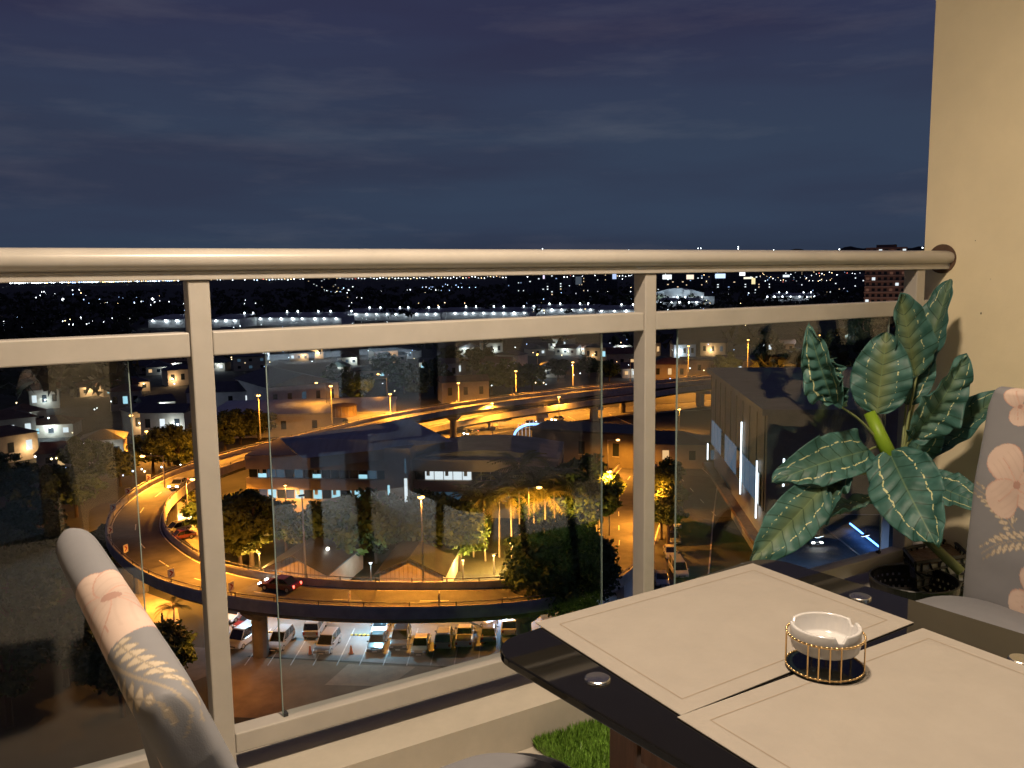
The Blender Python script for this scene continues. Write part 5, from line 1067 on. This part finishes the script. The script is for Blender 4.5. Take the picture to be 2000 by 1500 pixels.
def leaf(b_px, t_px, depth, wid, bend=.12, twist=0., fold=.25, face_=None, dd=0., stalk=None, wave=.0028, seed=0):
    """b_px, t_px: where base and tip stand; depth: X of the base; dd: how far the tip comes nearer (towards -X)."""
    rat = lambda p: ray(*p)[0] / ray(*p)[1]
    Bp, Tp = onX(*b_px, min(depth, 1.73 * rat(b_px))), onX(*t_px, min(depth - dd, 1.70 * rat(t_px))); ax = Tp - Bp; L = np.linalg.norm(ax); ax /= L
    view = np.array([0, 0, H]) - (Bp + Tp) / 2; view /= np.linalg.norm(view)
    nrm = view if face_ is None else np.array(face_, float); nrm = nrm - ax * (nrm @ ax); nrm /= np.linalg.norm(nrm); side = np.cross(nrm, ax)
    c, s_ = math.cos(twist), math.sin(twist); side, nrm = side * c + nrm * s_, nrm * c - side * s_
    nu, nv = 25, 49; vs = []; uvs = []; r = random.Random(seed)
    for j in range(nv):
        v = j / (nv - 1); w = wid / 2 * (math.sin(math.pi * v ** .8) ** .58) * (1.0 if v < .93 else 1.0) + .0005
        for i in range(nu):
            u = -1 + 2 * i / (nu - 1); au = abs(u)
            vein = math.cos(((v - au * .16) * 7.5) * 2 * math.pi) * wave * min(1, au * 4) * (1 - au * .5)
            ed = (math.sin(v * 13 + (3 if u > 0 else 0) + seed * 1.7) + .6 * math.sin(v * 29 + seed + u * 4)) * wave * 2.6 * au ** 2 + .004 * math.sin(v * 7 + u * 5 + seed * 2.1)
            z = fold * w * (au ** 1.4) * 1.0 - bend * L * (v * v) * 1.0 + vein + ed - .002 * (au < .05)
            vs.append(Bp + ax * L * v * (1 - .18 * abs(bend) * v) + side * u * w * (1 - .25 * fold * au) + nrm * z - PO); uvs.append((u, v))
    me = bpy.data.meshes.new('leaf'); F = [(j * nu + i, j * nu + i + 1, (j + 1) * nu + i + 1, (j + 1) * nu + i) for j in range(nv - 1) for i in range(nu - 1)]
    me.from_pydata([tuple(v) for v in vs], [], F); me.polygons.foreach_set('use_smooth', [True] * len(me.polygons)); ul = me.uv_layers.new(name='uv')
    for lp in me.loops: ul.data[lp.index].uv = uvs[lp.vertex_index]
    o = link('leaf', me, M_leaf, plant); so = o.modifiers.new('thick', 'SOLIDIFY'); so.thickness = .0008
    if stalk is not None:
        mb = MB(); Q = [Bp - PO, (Bp - PO) * .5 + (np.array(stalk) - PO) * .5 + np.array([0, 0, .02]), np.array(stalk) - PO]; pts = spline(Q, .02)
        for k in range(len(pts) - 1): mb.tube(pts[k], pts[k + 1], .0035 + .0015 * k / len(pts), .0035 + .0015 * (k + 1) / len(pts), 8, caps=False)
        mb.build('stalk', mat('leaf_stalk', (.22, .26, .1), .5), plant, smooth=True)
    return o
node = onX(1737, 888, 2.42); node2 = onX(1760, 905, 2.45)
#   base, tip, depth, width
leaf((1712, 808), (1733, 648), 2.40, .185, .12, .05, .12, seed=1, stalk=node)
leaf((1790, 735), (1752, 568), 2.52, .15, -.06, .5, .45, seed=2, stalk=node2, dd=-.02)
leaf((1798, 745), (1846, 540), 2.58, .135, .1, -.55, .5, seed=3, stalk=node2, dd=-.03)
leaf((1628, 785), (1575, 668), 2.36, .13, .35, -.3, .75, seed=4, stalk=node, wave=.007)
leaf((1625, 700), (1640, 800), 2.35, .10, .2, .7, .5, seed=14, wave=.007)
leaf((1782, 855), (1905, 715), 2.46, .15, .25, .5, .55, seed=5, stalk=node2, wave=.006)
leaf((1800, 890), (1950, 755), 2.60, .14, .16, -.55, .35, seed=6, stalk=node2)
leaf((1695, 880), (1556, 905), 2.36, .17, .35, .35, .35, seed=7, stalk=node, wave=.006, dd=.1)
leaf((1735, 880), (1815, 1050), 2.36, .215, .14, .15, .15, seed=8, dd=.18, wave=.005)
leaf((1612, 945), (1478, 1097), 2.30, .155, .12, -.25, .2, seed=9, dd=.12, stalk=onX(1742, 930, 2.44))
leaf((1800, 935), (1925, 985), 2.56, .13, .1, -.5, .2, seed=10, stalk=node2)
leaf((1715, 975), (1612, 1002), 2.42, .10, .05, 1.15, .3, seed=11, stalk=onX(1745, 940, 2.45))
leaf((1772, 905), (1838, 800), 2.54, .13, .1, .35, .4, seed=12, stalk=node2)
leaf((1650, 930), (1585, 985), 2.44, .13, .5, .7, .6, seed=13, stalk=onX(1742, 930, 2.45), wave=.007)
leaf((1770, 790), (1812, 668), 2.60, .12, .1, .1, .3, seed=15, stalk=node2)
b = MB(); P = [onX(1698, 806, 2.36) - PO, onX(1716, 845, 2.36) - PO, onX(1739, 892, 2.37) - PO]
b.tube(P[0], P[2], .018, .023, 20)
b.build('green_stem', mat('bright_stem', (.22, .36, .02), .45), plant, smooth=True)
b = MB(); P = [onX(1737, 888, 2.43) - PO, onX(1765, 960, 2.5) - PO, onX(1795, 1040, 2.58) - PO, np.array([0, 0, .2])]
for k in range(3): b.tube(P[k], P[k + 1], .015, .016, 12)
b.build('stem', mat('plant_stem', (.13, .15, .05), .6), plant, smooth=True)
# square lattice planter
pc = [at(1766, 1072, H - .957), at(1858, 1053, H - .957), at(1893, 1085, H - .957), at(1788, 1100, H - .957)]
PC = sum(pc) / 4
ptr = thing('planter_box', (PC[0], PC[1], FZ), 'square black lattice planter in the corner beside the wall', 'planter'); M_lat = mat('black_plastic', (.012, .012, .013), .35)
q = [(p - PC) for p in pc]; hP = .21
MB().hexa([(x[0] * .74, x[1] * .74, .003) for x in q], [(x[0] * .93, x[1] * .93, hP - .015) for x in q]).build('liner', mat('grey_liner', (.4, .39, .36), .9), ptr)
MB().hexa([(x[0] * .86, x[1] * .86, hP - .018) for x in q], [(x[0] * .86, x[1] * .86, hP - .008) for x in q]).build('soil', mat('brown_foil', (.11, .06, .03), .35, noise=.5, scale=30, bump=.5), ptr)
rr_ = random.Random(4)
for i in range(4):
    a0, a1 = q[i], q[(i + 1) % 4]; b = MB(); nx_, nz_ = 7, 7
    g_ = [[None] * (nx_ + 1) for _ in range(nz_ + 1)]
    for j in range(nz_ + 1):
        for k in range(nx_ + 1):
            jx = 0 if k in (0, nx_) else rr_.uniform(-.3, .3); jz = 0 if j in (0, nz_) else rr_.uniform(-.3, .3); f = (k + jx) / nx_; z = (j + jz) / nz_; sc = .8 + .2 * z
            p = (a0 * (1 - f) + a1 * f) * sc; g_[j][k] = (p[0], p[1], .004 + z * (hP - .006))
    for j in range(nz_ + 1):
        for k in range(nx_):
            b.tube(g_[j][k], g_[j][k + 1], .0045, .0045, 4)
            if j < nz_: b.tube(g_[j][k], g_[j + 1][k + (j % 2 if k + (j % 2) <= nx_ else 0)], .0045, .0045, 4)
    b.path([tuple(q[i][:2]) + (hP,), tuple(q[(i + 1) % 4][:2]) + (hP,)], .006, 8); b.build('lattice_side', M_lat, ptr)
# black perforated bowl on a stool in front of it
BC = (at(1785, 1130, H - .99)); BC = np.array([BC[0], BC[1], H - .99]); bowl = thing('perforated_basket', (BC[0], BC[1], FZ), 'round black basket with small holes behind the table', 'basket'); hB = BC[2] - FZ
Rb = .132; b = MB(); nB = 40; rowsB = [(Rb, hB), (Rb * .99, hB - .02), (Rb * .97, hB - .04), (Rb * .95, hB - .06), (Rb * .92, hB - .08), (Rb * .9, hB - .10), (Rb * .87, hB - .13), (Rb * .8, 0.004)]
for i, (r_, z) in enumerate(rowsB[:-1]):
    r2_, z2 = rowsB[i + 1]; off = .5 * (i % 2)
    for k in range(nB):
        a, a2 = 2 * math.pi * (k + off) / nB, 2 * math.pi * (k + off + 1) / nB; am = (a + a2) / 2; d = (a2 - a) * .2
        P4 = lambda A, t: ((r_ * (1 - t) + r2_ * t) * math.cos(A), (r_ * (1 - t) + r2_ * t) * math.sin(A), z * (1 - t) + z2 * t)
        o = [P4(a, 0), P4(a2, 0), P4(a2, 1), P4(a, 1)]; h_ = [P4(am - d, .3), P4(am + d, .3), P4(am + d, .7), P4(am - d, .7)]
        if 0 < i < 6: b.add(o + h_, [(0, 1, 5, 4), (1, 2, 6, 5), (2, 3, 7, 6), (3, 0, 4, 7)])
        else: b.add(o, [(0, 1, 2, 3)])
o = b.build('basket_wall', M_lat, bowl); so = o.modifiers.new('thick', 'SOLIDIFY'); so.thickness = .002
b = MB(); b.path([(Rb * math.cos(a), Rb * math.sin(a), hB) for a in np.linspace(0, 2 * math.pi, 41)], .004, 6); b.build('rim', M_lat, bowl)
MB().lathe([(0, .006), (Rb * .8, .006), (Rb * .8, .003), (0, .003)], 30).build('bottom', M_lat, bowl)
